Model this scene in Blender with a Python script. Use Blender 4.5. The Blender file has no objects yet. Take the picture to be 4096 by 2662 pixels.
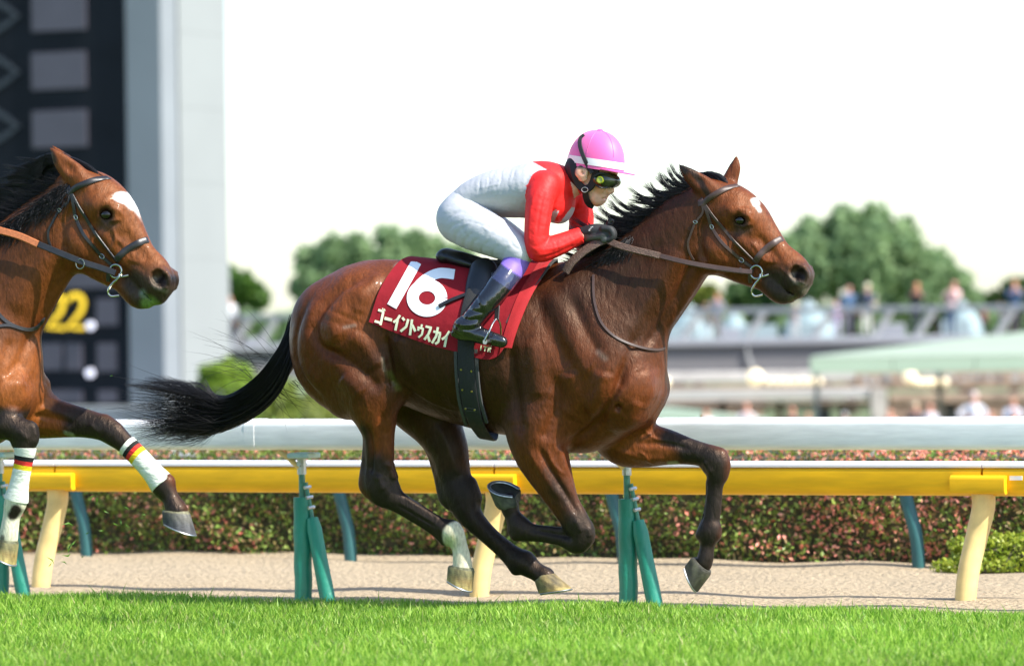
import bpy, math, random, os
import numpy as np
from mathutils import Vector, Matrix

# ------------------------------------------------------------------ camera
rad = math.radians
SC = bpy.context.scene
COL = SC.collection
F_PX, PW, PH = 18000.0, 4096.0, 2662.0        # focal length in photo pixels
CAM = np.array([0.0, -20.0, 1.23])
ROLL = rad(0.75)
C_R = np.array([math.cos(ROLL), 0, -math.sin(ROLL)])
C_U = np.array([math.sin(ROLL), 0, math.cos(ROLL)])
C_F = np.array([0.0, 1.0, 0.0])
cd = bpy.data.cameras.new('camera'); cam = bpy.data.objects.new('camera', cd); COL.objects.link(cam)
cd.sensor_width = 36.0; cd.lens = 36.0 * F_PX / PW
cd.clip_start = 0.5; cd.clip_end = 6000
_m = Matrix.Identity(4)
for i in range(3):
    _m[i][0] = C_R[i]; _m[i][1] = C_U[i]; _m[i][2] = -C_F[i]; _m[i][3] = CAM[i]
cam.matrix_world = _m
cd.dof.use_dof = True; cd.dof.focus_distance = 19.75; cd.dof.aperture_fstop = cd.lens / 60.0
cd.dof.aperture_blades = 9
SC.camera = cam

# ------------------------------------------------------------------ light
SUN_AZ = np.array([0.85, -0.52]); SUN_EL = rad(47)
SUN_AZ = SUN_AZ / np.linalg.norm(SUN_AZ)
SUN = Vector((SUN_AZ[0]*math.cos(SUN_EL), SUN_AZ[1]*math.cos(SUN_EL), math.sin(SUN_EL)))
wd = bpy.data.worlds.new('World'); SC.world = wd; wd.use_nodes = True
wn = wd.node_tree.nodes; wl = wd.node_tree.links
sky = wn.new('ShaderNodeTexSky'); sky.sky_type = 'NISHITA'; sky.sun_disc = False
sky.sun_elevation = SUN_EL; sky.sun_rotation = math.atan2(SUN.x, SUN.y)
sky.air_density = 1.0; sky.dust_density = 0.8; sky.ozone_density = 2.5
wl.new(sky.outputs[0], wn['Background'].inputs[0]); wn['Background'].inputs[1].default_value = 0.15
sd = bpy.data.lights.new('sun', 'SUN'); sd.energy = 4.2; sd.angle = rad(0.53); sd.color = (1.0, 0.95, 0.87)
so = bpy.data.objects.new('sun', sd); COL.objects.link(so)
so.rotation_euler = SUN.to_track_quat('Z', 'Y').to_euler(); so.location = (8, -6, 12)
SC.view_settings.view_transform = 'Standard'; SC.view_settings.look = 'None'
SC.view_settings.exposure = 1.05; SC.view_settings.gamma = 1.0
SC.cycles.max_bounces = 6; SC.cycles.transparent_max_bounces = 8; SC.cycles.caustics_reflective = False
SC.cycles.caustics_refractive = False

# ------------------------------------------------------------------ helpers
rng = np.random.default_rng(16)
def lin(c):
    """sRGB 0-255 triple to linear"""
    c = np.asarray(c, float) / 255.0
    return np.where(c <= 0.04045, c / 12.92, ((c + 0.055) / 1.055) ** 2.4)

def tag(o, label=None, cat=None, group=None, kind=None):
    if label: o['label'] = label
    if cat: o['category'] = cat
    if group: o['group'] = group
    if kind: o['kind'] = kind
    return o
def empty(name, loc=(0, 0, 0), rz=0.0, parent=None):
    o = bpy.data.objects.new(name, None); COL.objects.link(o)
    o.location = loc; o.rotation_euler = (0, 0, rz); o.empty_display_size = 0.1
    if parent is not None: o.parent = parent
    return o

def mesh_obj(name, verts, faces, mat=None, parent=None, smooth=True, col=None, attrs=None, mats=None, midx=None):
    """faces: (n,3)/(n,4) array, list of arrays, or list of tuples"""
    me = bpy.data.meshes.new(name)
    verts = np.asarray(verts, np.float32).reshape(-1, 3)
    if isinstance(faces, np.ndarray):
        faces = [faces]
    if len(faces) and isinstance(faces[0], np.ndarray) and faces[0].ndim == 2:
        nf = sum(len(f) for f in faces)
        loops = np.concatenate([f.reshape(-1) for f in faces]).astype(np.int32)
        sizes = np.concatenate([np.full(len(f), f.shape[1], np.int32) for f in faces])
        me.vertices.add(len(verts)); me.vertices.foreach_set('co', verts.reshape(-1))
        me.loops.add(len(loops)); me.loops.foreach_set('vertex_index', loops)
        me.polygons.add(nf)
        starts = np.zeros(nf, np.int32); starts[1:] = np.cumsum(sizes)[:-1]
        me.polygons.foreach_set('loop_start', starts)
        try: me.polygons.foreach_set('loop_total', sizes)
        except Exception: pass
        me.update(calc_edges=True); me.validate()
    else:
        me.from_pydata([tuple(map(float, v)) for v in verts], [], [tuple(f) for f in faces]); me.update()
    if smooth is True or smooth is False:
        me.polygons.foreach_set('use_smooth', np.full(len(me.polygons), bool(smooth)))
    else:
        me.polygons.foreach_set('use_smooth', np.full(len(me.polygons), True))
        try: me.set_sharp_from_angle(angle=rad(smooth))
        except Exception: pass
    if col is not None:
        a = me.color_attributes.new('Col', 'FLOAT_COLOR', 'POINT')
        c = np.ones((len(verts), 4), np.float32); c[:, :3] = col
        a.data.foreach_set('color', c.reshape(-1))
    if attrs:
        for k, v in attrs.items():
            a = me.attributes.new(k, 'FLOAT', 'POINT'); a.data.foreach_set('value', np.asarray(v, np.float32))
    if mats:
        for m in mats: me.materials.append(m)
        if midx is not None: me.polygons.foreach_set('material_index', np.asarray(midx, np.int32))
    elif mat is not None: me.materials.append(mat)
    o = bpy.data.objects.new(name, me); COL.objects.link(o)
    if parent is not None: o.parent = parent
    return o

class MB:
    """collects simple solids into ONE mesh"""
    def __init__(s): s.v = []; s.f = []; s.n = 0
    def add(s, verts, faces):
        verts = np.asarray(verts, float).reshape(-1, 3)
        s.v.append(verts); s.f += [tuple(int(i) + s.n for i in f) for f in faces]; s.n += len(verts); return s
    def box(s, c, size, rz=0.0, bevel=0.0):
        hx, hy, hz = [x / 2.0 for x in size]; b = min(bevel, hx*.9, hy*.9, hz*.9)
        if b <= 0:
            v = np.array([(x, y, z) for z in (-hz, hz) for y in (-hy, hy) for x in (-hx, hx)])
            f = [(0, 2, 3, 1), (4, 5, 7, 6), (0, 1, 5, 4), (2, 6, 7, 3), (0, 4, 6, 2), (1, 3, 7, 5)]
        else:
            prof = [(-hx + b, -hy), (hx - b, -hy), (hx, -hy + b), (hx, hy - b), (hx - b, hy), (-hx + b, hy), (-hx, hy - b), (-hx, -hy + b)]
            v = []; k = 1 - b / hx; l = 1 - b / hy
            for z, a, c2 in ((-hz, k, l), (-hz + b, 1, 1), (hz - b, 1, 1), (hz, k, l)):
                v += [(px * a, py * c2, z) for px, py in prof]
            v = np.array(v); f = []
            for r in range(3):
                for i in range(8):
                    j = (i + 1) % 8; f.append((r*8+i, r*8+j, r*8+8+j, r*8+8+i))
            f.append(tuple(range(7, -1, -1))); f.append(tuple(range(24, 32)))
        ca, sa = math.cos(rz), math.sin(rz)
        v = np.stack([v[:, 0]*ca - v[:, 1]*sa, v[:, 0]*sa + v[:, 1]*ca, v[:, 2]], 1) + np.asarray(c, float)
        return s.add(v, f)
    def tube(s, pts, r, n=10, cap=True, flat=1.0, up=(0, 0, 1)):
        pts = np.asarray(pts, float); m = len(pts)
        r = np.broadcast_to(np.asarray(r, float), (m,))
        t = np.gradient(pts, axis=0); t /= np.linalg.norm(t, axis=1)[:, None] + 1e-12
        u0 = np.asarray(up, float)
        if abs(t @ u0).min() > .8: u0 = np.array((0, 1., 0)) if abs(t[:, 1]).max() < .7 else np.array((1., 0, 0))
        v = []
        for i in range(m):
            a = np.cross(t[i], u0)
            if np.linalg.norm(a) < 1e-4: a = np.cross(t[i], (1, 0, 0))
            a /= np.linalg.norm(a); b = np.cross(a, t[i])
            for k in range(n):
                w = 2 * math.pi * k / n
                v.append(pts[i] + r[i] * (math.cos(w) * a + math.sin(w) * b * flat))
        f = []
        for i in range(m - 1):
            for k in range(n):
                j = (k + 1) % n; f.append((i*n+k, i*n+j, i*n+n+j, i*n+n+k))
        if cap: f.append(tuple(range(n - 1, -1, -1))); f.append(tuple(range((m-1)*n, m*n)))
        return s.add(v, f)
    def extrude(s, prof, a, b, side, up=(0, 0, 1)):
        """closed 2D profile (side, up) swept from a to b"""
        a = np.asarray(a, float); b = np.asarray(b, float); side = np.asarray(side, float); up = np.asarray(up, float)
        n = len(prof)
        v = [p + q[0]*side + q[1]*up for p in (a, b) for q in prof]
        f = [(i, (i+1) % n, n + (i+1) % n, n + i) for i in range(n)]
        f.append(tuple(range(n - 1, -1, -1))); f.append(tuple(range(n, 2*n)))
        return s.add(v, f)
    def build(s, name, mat, parent=None, smooth=35, **kw):
        o = mesh_obj(name, np.concatenate(s.v), s.f, mat, parent, smooth, **kw); fixnormals(o); return o

import bmesh
def fixnormals(o):
    bm = bmesh.new(); bm.from_mesh(o.data); bmesh.ops.recalc_face_normals(bm, faces=bm.faces[:]); bm.to_mesh(o.data); bm.free()

# ------------------------------------------------------------------ materials
def mat(name, col=(0.5, 0.5, 0.5), rough=0.6, spec=0.5, noise=None, bump=None, attr=None, metal=0.0, coat=0.0, sheen=0.0, emit=None, alpha=None, trans=0.0, sub=0.0):
    """noise=(scale, amount[, stretch xyz]) varies value; bump=(scale, strength, distance[, stretch])"""
    m = bpy.data.materials.new(name); m.use_nodes = True
    n = m.node_tree.nodes; l = m.node_tree.links; p = n['Principled BSDF']
    p.inputs['Base Color'].default_value = (*col[:3], 1); p.inputs['Roughness'].default_value = rough
    p.inputs['Specular IOR Level'].default_value = spec; p.inputs['Metallic'].default_value = metal
    p.inputs['Coat Weight'].default_value = coat; p.inputs['Coat Roughness'].default_value = 0.12
    p.inputs['Sheen Weight'].default_value = sheen
    if trans: p.inputs['Transmission Weight'].default_value = trans
    if sub:
        p.inputs['Subsurface Weight'].default_value = sub; p.inputs['Subsurface Radius'].default_value = (0.01, 0.004, 0.002)
    if emit: p.inputs['Emission Color'].default_value = (*emit[0], 1); p.inputs['Emission Strength'].default_value = emit[1]
    tc = n.new('ShaderNodeTexCoord')
    def tex(scale, stretch=None, detail=4, space='Object'):
        t = n.new('ShaderNodeTexNoise'); t.inputs['Scale'].default_value = scale; t.inputs['Detail'].default_value = detail
        if stretch:
            mp = n.new('ShaderNodeMapping'); mp.inputs['Scale'].default_value = stretch
            l.new(tc.outputs[space], mp.inputs[0]); l.new(mp.outputs[0], t.inputs[0])
        else: l.new(tc.outputs[space], t.inputs[0])
        return t
    src = None
    if attr:
        a = n.new('ShaderNodeAttribute'); a.attribute_name = attr; src = a.outputs['Color']
    if noise:
        t = tex(noise[0], noise[2] if len(noise) > 2 else None)
        mr = n.new('ShaderNodeMapRange'); l.new(t.outputs[0], mr.inputs[0])
        mr.inputs[1].default_value = 0.25; mr.inputs[2].default_value = 0.75
        mr.inputs[3].default_value = 1 - noise[1]; mr.inputs[4].default_value = 1 + noise[1]
        mx = n.new('ShaderNodeMix'); mx.data_type = 'RGBA'; mx.blend_type = 'MULTIPLY'; mx.inputs[0].default_value = 1
        if src: l.new(src, mx.inputs[6])
        else: mx.inputs[6].default_value = (*col[:3], 1)
        l.new(mr.outputs[0], mx.inputs[7]); src = mx.outputs[2]
    if src: l.new(src, p.inputs['Base Color'])
    if bump:
        t = tex(bump[0], bump[3] if len(bump) > 3 else None)
        b = n.new('ShaderNodeBump'); b.inputs['Strength'].default_value = bump[1]; b.inputs['Distance'].default_value = bump[2]
        l.new(t.outputs[0], b.inputs['Height']); l.new(b.outputs[0], p.inputs['Normal'])
    return m

# ------------------------------------------------------------------ photo pixel <-> place
def ray(u, v):
    return C_F + C_R * ((u - PW/2) / F_PX) - C_U * ((v - PH/2) / F_PX)
def at_depth(u, v, depth):
    """world point seen at (u,v) at a distance of depth metres along the view axis"""
    return CAM + ray(u, v) * depth
class Frame:
    """upright frame: local x along heading, local y to the far side, z up"""
    def __init__(s, origin, psi):
        s.o = np.array(origin, float); s.psi = psi
        s.ex = np.array([math.cos(psi), -math.sin(psi), 0]); s.ey = np.array([math.sin(psi), math.cos(psi), 0])
    def P(s, u, v, w=0.0):
        d = ray(u, v); y = -w / 900.0
        t = (y - np.dot(CAM - s.o, s.ey)) / np.dot(d, s.ey)
        p = CAM + d * t - s.o
        return np.array([np.dot(p, s.ex), y, p[2]])
    def Pm(s, a): return np.array([s.P(*q[:3]) if len(q) > 2 else s.P(q[0], q[1], 0) for q in a])
    def uv(s, loc):
        loc = np.asarray(loc); p = s.o + loc[..., 0:1]*s.ex + loc[..., 1:2]*s.ey + loc[..., 2:3]*np.array([0, 0, 1.0]) - CAM
        d = p @ C_F
        return np.stack([PW/2 + F_PX * (p @ C_R) / d, PH/2 - F_PX * (p @ C_U) / d], -1)

# ------------------------------------------------------------------ signed distance modelling
K = 1 / 900.0
def catmull(a, n=4):
    a = np.asarray(a, float)
    if len(a) < 3: return a
    p = np.vstack([2*a[0]-a[1], a, 2*a[-1]-a[-2]]); out = []
    for i in range(1, len(p) - 2):
        for t in np.linspace(0, 1, n, endpoint=False):
            out.append(.5*((2*p[i]) + (-p[i-1]+p[i+1])*t + (2*p[i-1]-5*p[i]+4*p[i+1]-p[i+2])*t*t + (-p[i-1]+3*p[i]-3*p[i+1]+p[i+2])*t**3))
    out.append(a[-1]); return np.array(out)
def smin(a, b, k):
    h = np.clip(.5 + .5*(b - a)/k, 0, 1); return b*(1-h) + a*h - k*h*(1-h)
def d_cone(X, Y, Z, a, b, r0, r1, ls):
    dy = (Y - a[1]) / ls; dx = X - a[0]; dz = Z - a[2]
    b = b - a; bx, by, bz = b[0], b[1]/ls, b[2]
    l2 = bx*bx + by*by + bz*bz + 1e-12
    t = np.clip((dx*bx + dy*by + dz*bz) / l2, 0, 1)
    return np.sqrt((dx - t*bx)**2 + (dy - t*by)**2 + (dz - t*bz)**2) - (r0 + (r1 - r0)*t)
class Sdf:
    def __init__(s, frame): s.f = frame; s.ops = []
    def chain(s, pts, k=20, ls=1.0, sub=False, n=4, mirror=False, ref=None):
        """pts: (u,v,w,r[,ls]) in pixels"""
        a = []
        for q in pts:
            p = s.f.P(*q[:3]); a.append([p[0], p[1], p[2], q[3]*K, q[4] if len(q) > 4 else ls])
        s.ops.append((catmull(a, n), k*K, sub))
        if mirror:
            a = np.array(a); a[:, 1] *= -1; s.ops.append((catmull(a, n), k*K, sub))
        return s
    def lchain(s, pts, k=0.02, sub=False, n=4):
        """pts: (x,y,z,r[,ls]) in metres"""
        a = [[*q[:4], q[4] if len(q) > 4 else 1.0] for q in pts]
        s.ops.append((catmull(a, n), k, sub)); return s
    def bounds(s):
        lo = np.full(3, 1e9); hi = np.full(3, -1e9)
        for a, k, sub in s.ops:
            if sub: continue
            r = a[:, 3:4] * np.array([1, 0, 1]) + (a[:, 3] * a[:, 4])[:, None] * np.array([0, 1, 0])
            lo = np.minimum(lo, (a[:, :3] - r).min(0)); hi = np.maximum(hi, (a[:, :3] + r).max(0))
        return lo - .03, hi + .03
    def grid(s, h):
        lo, hi = s.bounds(); n = np.ceil((hi - lo) / h).astype(int) + 1
        d = np.full(n, .2, np.float32)
        ax = [(lo[i] + h*np.arange(n[i])).astype(np.float32) for i in range(3)]
        for a, k, sub in s.ops:
            cur = None
            rr = a[:, 3].max() * max(1.0, a[:, 4].max()) + k + .03
            l = np.clip(((a[:, :3].min(0) - rr - lo) / h).astype(int), 0, n); u = np.clip(((a[:, :3].max(0) + rr - lo) / h).astype(int) + 2, 0, n)
            full = np.full(u - l, .3, np.float32)
            for i in range(len(a) - 1):
                r2 = max(a[i, 3], a[i+1, 3]) * max(1.0, a[i, 4], a[i+1, 4]) + k + .03
                seg = a[i:i+2, :3]
                l2 = np.clip(((seg.min(0) - r2 - lo) / h).astype(int), l, u); u2 = np.clip(((seg.max(0) + r2 - lo) / h).astype(int) + 2, l, u)
                X = ax[0][l2[0]:u2[0], None, None]; Y = ax[1][None, l2[1]:u2[1], None]; Z = ax[2][None, None, l2[2]:u2[2]]
                dd = d_cone(X, Y, Z, a[i, :3], a[i+1, :3], a[i, 3], a[i+1, 3], .5*(a[i, 4] + a[i+1, 4])).astype(np.float32)
                sl = tuple(slice(l2[j]-l[j], u2[j]-l[j]) for j in range(3))
                full[sl] = np.minimum(full[sl], dd)
            sl = tuple(slice(l[j], u[j]) for j in range(3))
            if sub: d[sl] = -smin(-d[sl], full, k)
            else: d[sl] = smin(d[sl], full, k)
        s.d, s.lo, s.h = d, lo, h
        return s
    def sample(s, p):
        """trilinear distance at local points"""
        q = (np.asarray(p, float) - s.lo) / s.h; i = np.floor(q).astype(int)
        i = np.clip(i, 0, np.array(s.d.shape) - 2); t = np.clip(q - i, 0, 1); d = s.d; r = 0
        for a in (0, 1):
            for b in (0, 1):
                for c in (0, 1):
                    w = (t[..., 0] if a else 1-t[..., 0]) * (t[..., 1] if b else 1-t[..., 1]) * (t[..., 2] if c else 1-t[..., 2])
                    r = r + w * d[i[..., 0]+a, i[..., 1]+b, i[..., 2]+c]
        return r
    def near(s, x, z, off=0.0, y0=None, y1=0.1):
        """y of the near-side surface (offset outwards) above the side plane at (x,z); nan when missed"""
        y0 = s.lo[1] if y0 is None else y0
        ys = np.arange(y0, y1, s.h / 2)
        p = np.stack([np.full_like(ys, x), ys, np.full_like(ys, z)], -1)
        dd = s.sample(p) - off; k = np.argmax(dd < 0)
        if not (dd < 0).any(): return np.nan
        if k == 0: return ys[0]
        return ys[k-1] + (ys[k] - ys[k-1]) * dd[k-1] / (dd[k-1] - dd[k])
    def onsurf(s, u, v, off=0.0, w0=150, y1=0.1):
        """local point on the near surface seen at pixel (u,v)"""
        w = w0
        for _ in range(6):
            p = s.f.P(u, v, w); y = s.near(p[0], p[2], off, y1=y1)
            if np.isnan(y): return None
            w = -y * 900
        return s.f.P(u, v, w)
    def grad(s, p, e=.006):
        g = np.stack([s.sample(p + np.eye(3)[i]*e) - s.sample(p - np.eye(3)[i]*e) for i in range(3)], -1)
        return g / (np.linalg.norm(g, axis=-1, keepdims=True) + 1e-9)
    def mesh(s):
        d = s.d; sg = d < 0
        n = d.shape; c = np.zeros([x-1 for x in n], np.uint8)
        sl = lambda o, m: slice(o, m - 1 + o)
        for a in (0, 1):
            for b in (0, 1):
                for e in (0, 1): c += sg[sl(a, n[0]), sl(b, n[1]), sl(e, n[2])]
        cells = np.argwhere((c > 0) & (c < 8)); idg = np.full(c.shape, -1, np.int32)
        idg[cells[:, 0], cells[:, 1], cells[:, 2]] = np.arange(len(cells))
        pos = np.zeros((len(cells), 3)); cnt = np.zeros(len(cells))
        corner = [(0,0,0),(1,0,0),(0,1,0),(1,1,0),(0,0,1),(1,0,1),(0,1,1),(1,1,1)]
        vals = [d[cells[:, 0]+q[0], cells[:, 1]+q[1], cells[:, 2]+q[2]] for q in corner]
        for i in range(8):
            for j in range(i+1, 8):
                df = np.array(corner[j]) - np.array(corner[i])
                if np.abs(df).sum() != 1 or df.min() < 0: continue
                m = (vals[i] < 0) != (vals[j] < 0); t = vals[i][m] / (vals[i][m] - vals[j][m])
                pos[m] += np.array(corner[i]) + t[:, None]*df; cnt[m] += 1
        v = (cells + pos / cnt[:, None]) * s.h + s.lo
        fs = []
        for axis in range(3):
            b, e = [(1, 2), (2, 0), (0, 1)][axis]
            s0 = [slice(None)]*3; s1 = [slice(None)]*3
            s0[axis] = slice(0, -1); s1[axis] = slice(1, None)
            A, B = sg[tuple(s0)], sg[tuple(s1)]
            ch = np.argwhere(A != B); inn = A[ch[:, 0], ch[:, 1], ch[:, 2]]
            ok = (ch[:, b] > 0) & (ch[:, e] > 0) & (ch[:, b] < n[b]-1) & (ch[:, e] < n[e]-1); ch = ch[ok]; inn = inn[ok]
            def cid(ob, oe):
                q = ch.copy(); q[:, b] += ob; q[:, e] += oe; return idg[q[:, 0], q[:, 1], q[:, 2]]
            q = np.stack([cid(-1, -1), cid(0, -1), cid(0, 0), cid(-1, 0)], 1)
            q[~inn] = q[~inn][:, ::-1]; fs.append(q)
        f = np.concatenate(fs)
        return v, f
def vnormals(v, f):
    n = np.cross(v[f[:, 2]] - v[f[:, 0]], v[f[:, 3]] - v[f[:, 1]]); out = np.zeros_like(v)
    for k in range(4): np.add.at(out, f[:, k], n)
    return out / (np.linalg.norm(out, axis=1)[:, None] + 1e-12)
def smooth_mesh(v, f, it=2, lam=.5):
    for _ in range(it):
        s = np.zeros_like(v); c = np.zeros(len(v))
        for a, b in ((0, 1), (1, 2), (2, 3), (3, 0)):
            np.add.at(s, f[:, a], v[f[:, b]]); np.add.at(c, f[:, a], 1)
        v = v + lam * (s / np.maximum(c, 1)[:, None] - v)
    return v
def seg_dist(P, poly):
    """distance of 2D/3D points to a polyline, and parameter 0..1"""
    best = np.full(len(P), 1e9); par = np.zeros(len(P)); m = len(poly) - 1
    if m == 0: return np.linalg.norm(P - poly[0], axis=1), par
    for i in range(m):
        a, b = poly[i], poly[i+1]; ab = b - a
        t = np.clip(((P - a) @ ab) / (ab @ ab + 1e-12), 0, 1)
        d = np.linalg.norm(P - a - t[:, None]*ab, axis=1); k = d < best
        best[k] = d[k]; par[k] = (i + t[k]) / m
    return best, par
def sstep(x, a, b):
    t = np.clip((x - a) / (b - a), 0, 1); return t*t*(3-2*t)
# ------------------------------------------------------------------ track: ground, rails, hedge
TH = rad(26.8)
frR = Frame((0, 1.3, 0), TH)                 # x along the rail (right is nearer), y away from the camera
def rail_root(name): return empty(name, tuple(frR.o), -TH)
def w2r(p):
    p = np.asarray(p, float) - frR.o; return np.stack([p @ frR.ex, p @ frR.ey, p[..., 2]], -1)
ZS = -0.05                                    # level of the sand track

def grid_sheet(name, xs, ys, zf, m, parent=None):
    X, Y = np.meshgrid(xs, ys); Z = zf(X, Y); v = np.stack([X, Y, Z], -1).reshape(-1, 3); nx, ny = len(xs), len(ys)
    i = np.arange(nx*ny).reshape(ny, nx)
    f = np.stack([i[:-1, :-1], i[:-1, 1:], i[1:, 1:], i[1:, :-1]], -1).reshape(-1, 4)
    return mesh_obj(name, v, f, m, parent, True)

M_SAND = mat('sand', lin((214, 193, 160))*.70, rough=.95, spec=.15, noise=(14, .16, (1, 2.2, 1)), bump=(30, 1.0, .05, (1, 1.6, 1)))
M_TURF = mat('turf_soil', (.10, .20, .02), rough=.9, noise=(5, .3), bump=(60, 1, .03))
M_INF = mat('infield', (.12, .15, .06), rough=.95, noise=(.4, .3))
def infield_z(X, Y): return np.interp(Y, [-400, 4.9, 6, 12, 40, 5000], [-.16, -.16, -.3, -1.2, -2.7, -2.7])
g = grid_sheet('ground', np.array([-3000, -600, -150, -40, 0, 40, 150, 600, 3000.]), np.array([-400, -60, -10, 4.9, 6, 9, 12, 20, 40, 90, 200, 600, 5000.]), infield_z, M_INF)
g.location = tuple(frR.o); g.rotation_euler = (0, 0, -TH); tag(g, kind='structure')
def sand_z(X, Y):
    r = np.sin(X*3.1 + 1.7*np.sin(X*.9)) * .006 + np.sin(Y*9 + X*.7) * .008 + np.sin(X*7.3 + Y*5.1)*.005
    return ZS + r - np.where(Y > 5.0, .15, 0) - np.where(Y < -.85, .05, 0)
g = grid_sheet('dirt_track', np.linspace(-45, 25, 500), np.linspace(-.9, 5.1, 90), sand_z, M_SAND)
g.location = tuple(frR.o); g.rotation_euler = (0, 0, -TH); tag(g, kind='structure')
EDGE = -0.62
def turf_z(X, Y):
    z = .006*np.sin(X*2.1 + Y) + .006*np.sin(X*5.3 - Y*2.2); e = sstep(Y, EDGE - .1, EDGE); return z*(1-e) - .04*e - .075*sstep(Y, -1.15, EDGE)
g = grid_sheet('turf', np.linspace(-45, 25, 280), np.concatenate([np.linspace(-40, -8, 20), np.linspace(-7.7, EDGE, 110)]), turf_z, M_TURF)
g.location = tuple(frR.o); g.rotation_euler = (0, 0, -TH); tag(g, kind='structure')

# grass blades, one mass
def leaf_mat(name, attr='Col', rough=.5, trans=.45, spec=.35, gain=1.0):
    m = bpy.data.materials.new(name); m.use_nodes = True; n = m.node_tree.nodes; l = m.node_tree.links; p = n['Principled BSDF']
    a = n.new('ShaderNodeAttribute'); a.attribute_name = attr
    l.new(a.outputs['Color'], p.inputs['Base Color']); p.inputs['Roughness'].default_value = rough; p.inputs['Specular IOR Level'].default_value = spec
    t = n.new('ShaderNodeBsdfTranslucent'); l.new(a.outputs['Color'], t.inputs[0])
    mx = n.new('ShaderNodeMixShader'); mx.inputs[0].default_value = trans
    l.new(p.outputs[0], mx.inputs[1]); l.new(t.outputs[0], mx.inputs[2]); l.new(mx.outputs[0], n['Material Output'].inputs[0])
    return m
M_GRASS = leaf_mat('grass_blade', trans=.4, rough=.45, spec=.3)
def blades(xy, z, hgt, wid, lean, col, name, parent=None):
    n = len(xy); az = rng.uniform(0, 2*np.pi, n); la = rng.uniform(0, 2*np.pi, n)
    sx = np.stack([np.cos(az), np.sin(az), 0*az], 1) * (wid/2)[:, None]
    ld = np.stack([np.cos(la)*lean, np.sin(la)*lean, 0*la], 1)
    base = np.column_stack([xy, z]); up = np.zeros((n, 3)); up[:, 2] = hgt
    v = np.stack([base - sx, base + sx, base + up*.55 + ld*.3*hgt[:, None] + sx*.8, base + up*.55 + ld*.3*hgt[:, None] - sx*.8, base + up + ld*hgt[:, None]], 1).reshape(-1, 3)
    i = (np.arange(n)*5)[:, None]
    q = i + np.array([[0, 1, 2, 3]]); t = i + np.array([[3, 2, 4]])
    c = np.repeat(col, 5, 0)
    return mesh_obj(name, v, [q, t], M_GRASS, parent, True, col=c)
if True:
    N = 210000
    dep = 15.4 + 7.0*rng.uniform(0, 1, N)**1.1; xx = rng.uniform(-1, 1, N) * (dep*.114 + 1.0)
    pw = np.stack([xx, dep - 20.0, np.zeros(N)], 1); pr = w2r(pw)
    k = pr[:, 1] < EDGE + .03*np.sin(pr[:, 0]*3) + .02*np.sin(pr[:, 0]*11) + rng.normal(0, .03, N); pr = pr[k]; n = len(pr)
    patch = .5 + .5*np.sin(pr[:, 0]*2.3 + 2*np.sin(pr[:, 1]*1.7)) * np.sin(pr[:, 1]*2.9 + pr[:, 0])
    h = rng.uniform(.028, .058, n) * (.85 + .3*patch) * np.where(rng.uniform(0, 1, n) < .015, 1.55, 1)
    c0 = np.array([.225, .420, .032]); c1 = np.array([.390, .550, .095]); c2 = np.array([.130, .300, .020])
    t = rng.uniform(0, 1, (n, 1)); s = rng.uniform(0, 1, (n, 1))
    col = c0*(1-t) + c1*t; big = .5 + .5*np.sin(pr[:, 0]*.9 + 1.7*np.sin(pr[:, 1]*.8)) * np.sin(pr[:, 1]*1.3 + pr[:, 0]*.5 + 1)
    col = np.where(s < .22 + .12*big[:, None], c2, col) * (.82 + .2*patch[:, None] + .16*(1-big[:, None]))
    col = np.where(rng.uniform(0, 1, (n, 1)) < .035, np.array([.46, .44, .18]), col)
    gz = turf_z(pr[:, 0], pr[:, 1]) - .003
    go = blades(pr[:, :2], gz, h, rng.uniform(.004, .0085, n), rng.uniform(.1, .75, n), col, 'grass')
    go.location = tuple(frR.o); go.rotation_euler = (0, 0, -TH)
    tag(go, 'short bright green turf grass across the foreground', 'grass', kind='stuff')

# ---- white rail on green padded supports
M_WRAIL = mat('white_rail_plastic', (.86, .86, .85), rough=.5, spec=.35, noise=(9, .13, (.5, 4, 4)))
M_YRAIL = mat('yellow_rail_plastic', (.82, .47, .008), rough=.5, spec=.35, noise=(8, .17, (.5, 3, 3)))
M_CREAM = mat('cream_post', (.74, .56, .23), rough=.55, noise=(9, .22))
M_YTOP = mat('rail_white_cap', (.83, .82, .84), rough=.35)
M_GPAD = mat('green_pad_vinyl', (.012, .20, .135), rough=.42, noise=(5, .18), bump=(16, .7, .012, (1, 1, .6)))
M_GPOST = mat('green_post_paint', (.06, .22, .15), rough=.5, noise=(30, .3))
M_TEAL = mat('teal_post', (.022, .105, .105), rough=.5, noise=(8, .2))
M_PLATE = mat('pale_green_bracket', (.34, .50, .46), rough=.4, noise=(20, .2))
M_STEEL = mat('galvanised', (.5, .52, .5), rough=.4, metal=.7, noise=(40, .3))
def dprof(h, d, rt, rb, n=5):
    """rounded rail profile (side, up), top at 0"""
    p = []
    for cx, cz, r, a0 in ((d/2-rt, -rt, rt, 0), (-d/2+rt, -rt, rt, 90), (-d/2+rb, -h+rb, rb, 180), (d/2-rb, -h+rb, rb, 270)):
        for i in range(n+1):
            a = rad(a0 + 90*i/n); p.append((cx + r*math.cos(a), cz + r*math.sin(a)))
    return p
zt = frR.P(2048, 1672, 0)[2]; zb = frR.P(2048, 1797, 0)[2]
wr = rail_root('white_running_rail')
tag(wr, 'white running rail on green padded posts along the turf edge', 'rail')
x0 = frR.P(1030, 1700, 0)[0]
prof = dprof(zt - zb, .17, .036, .03)
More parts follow.
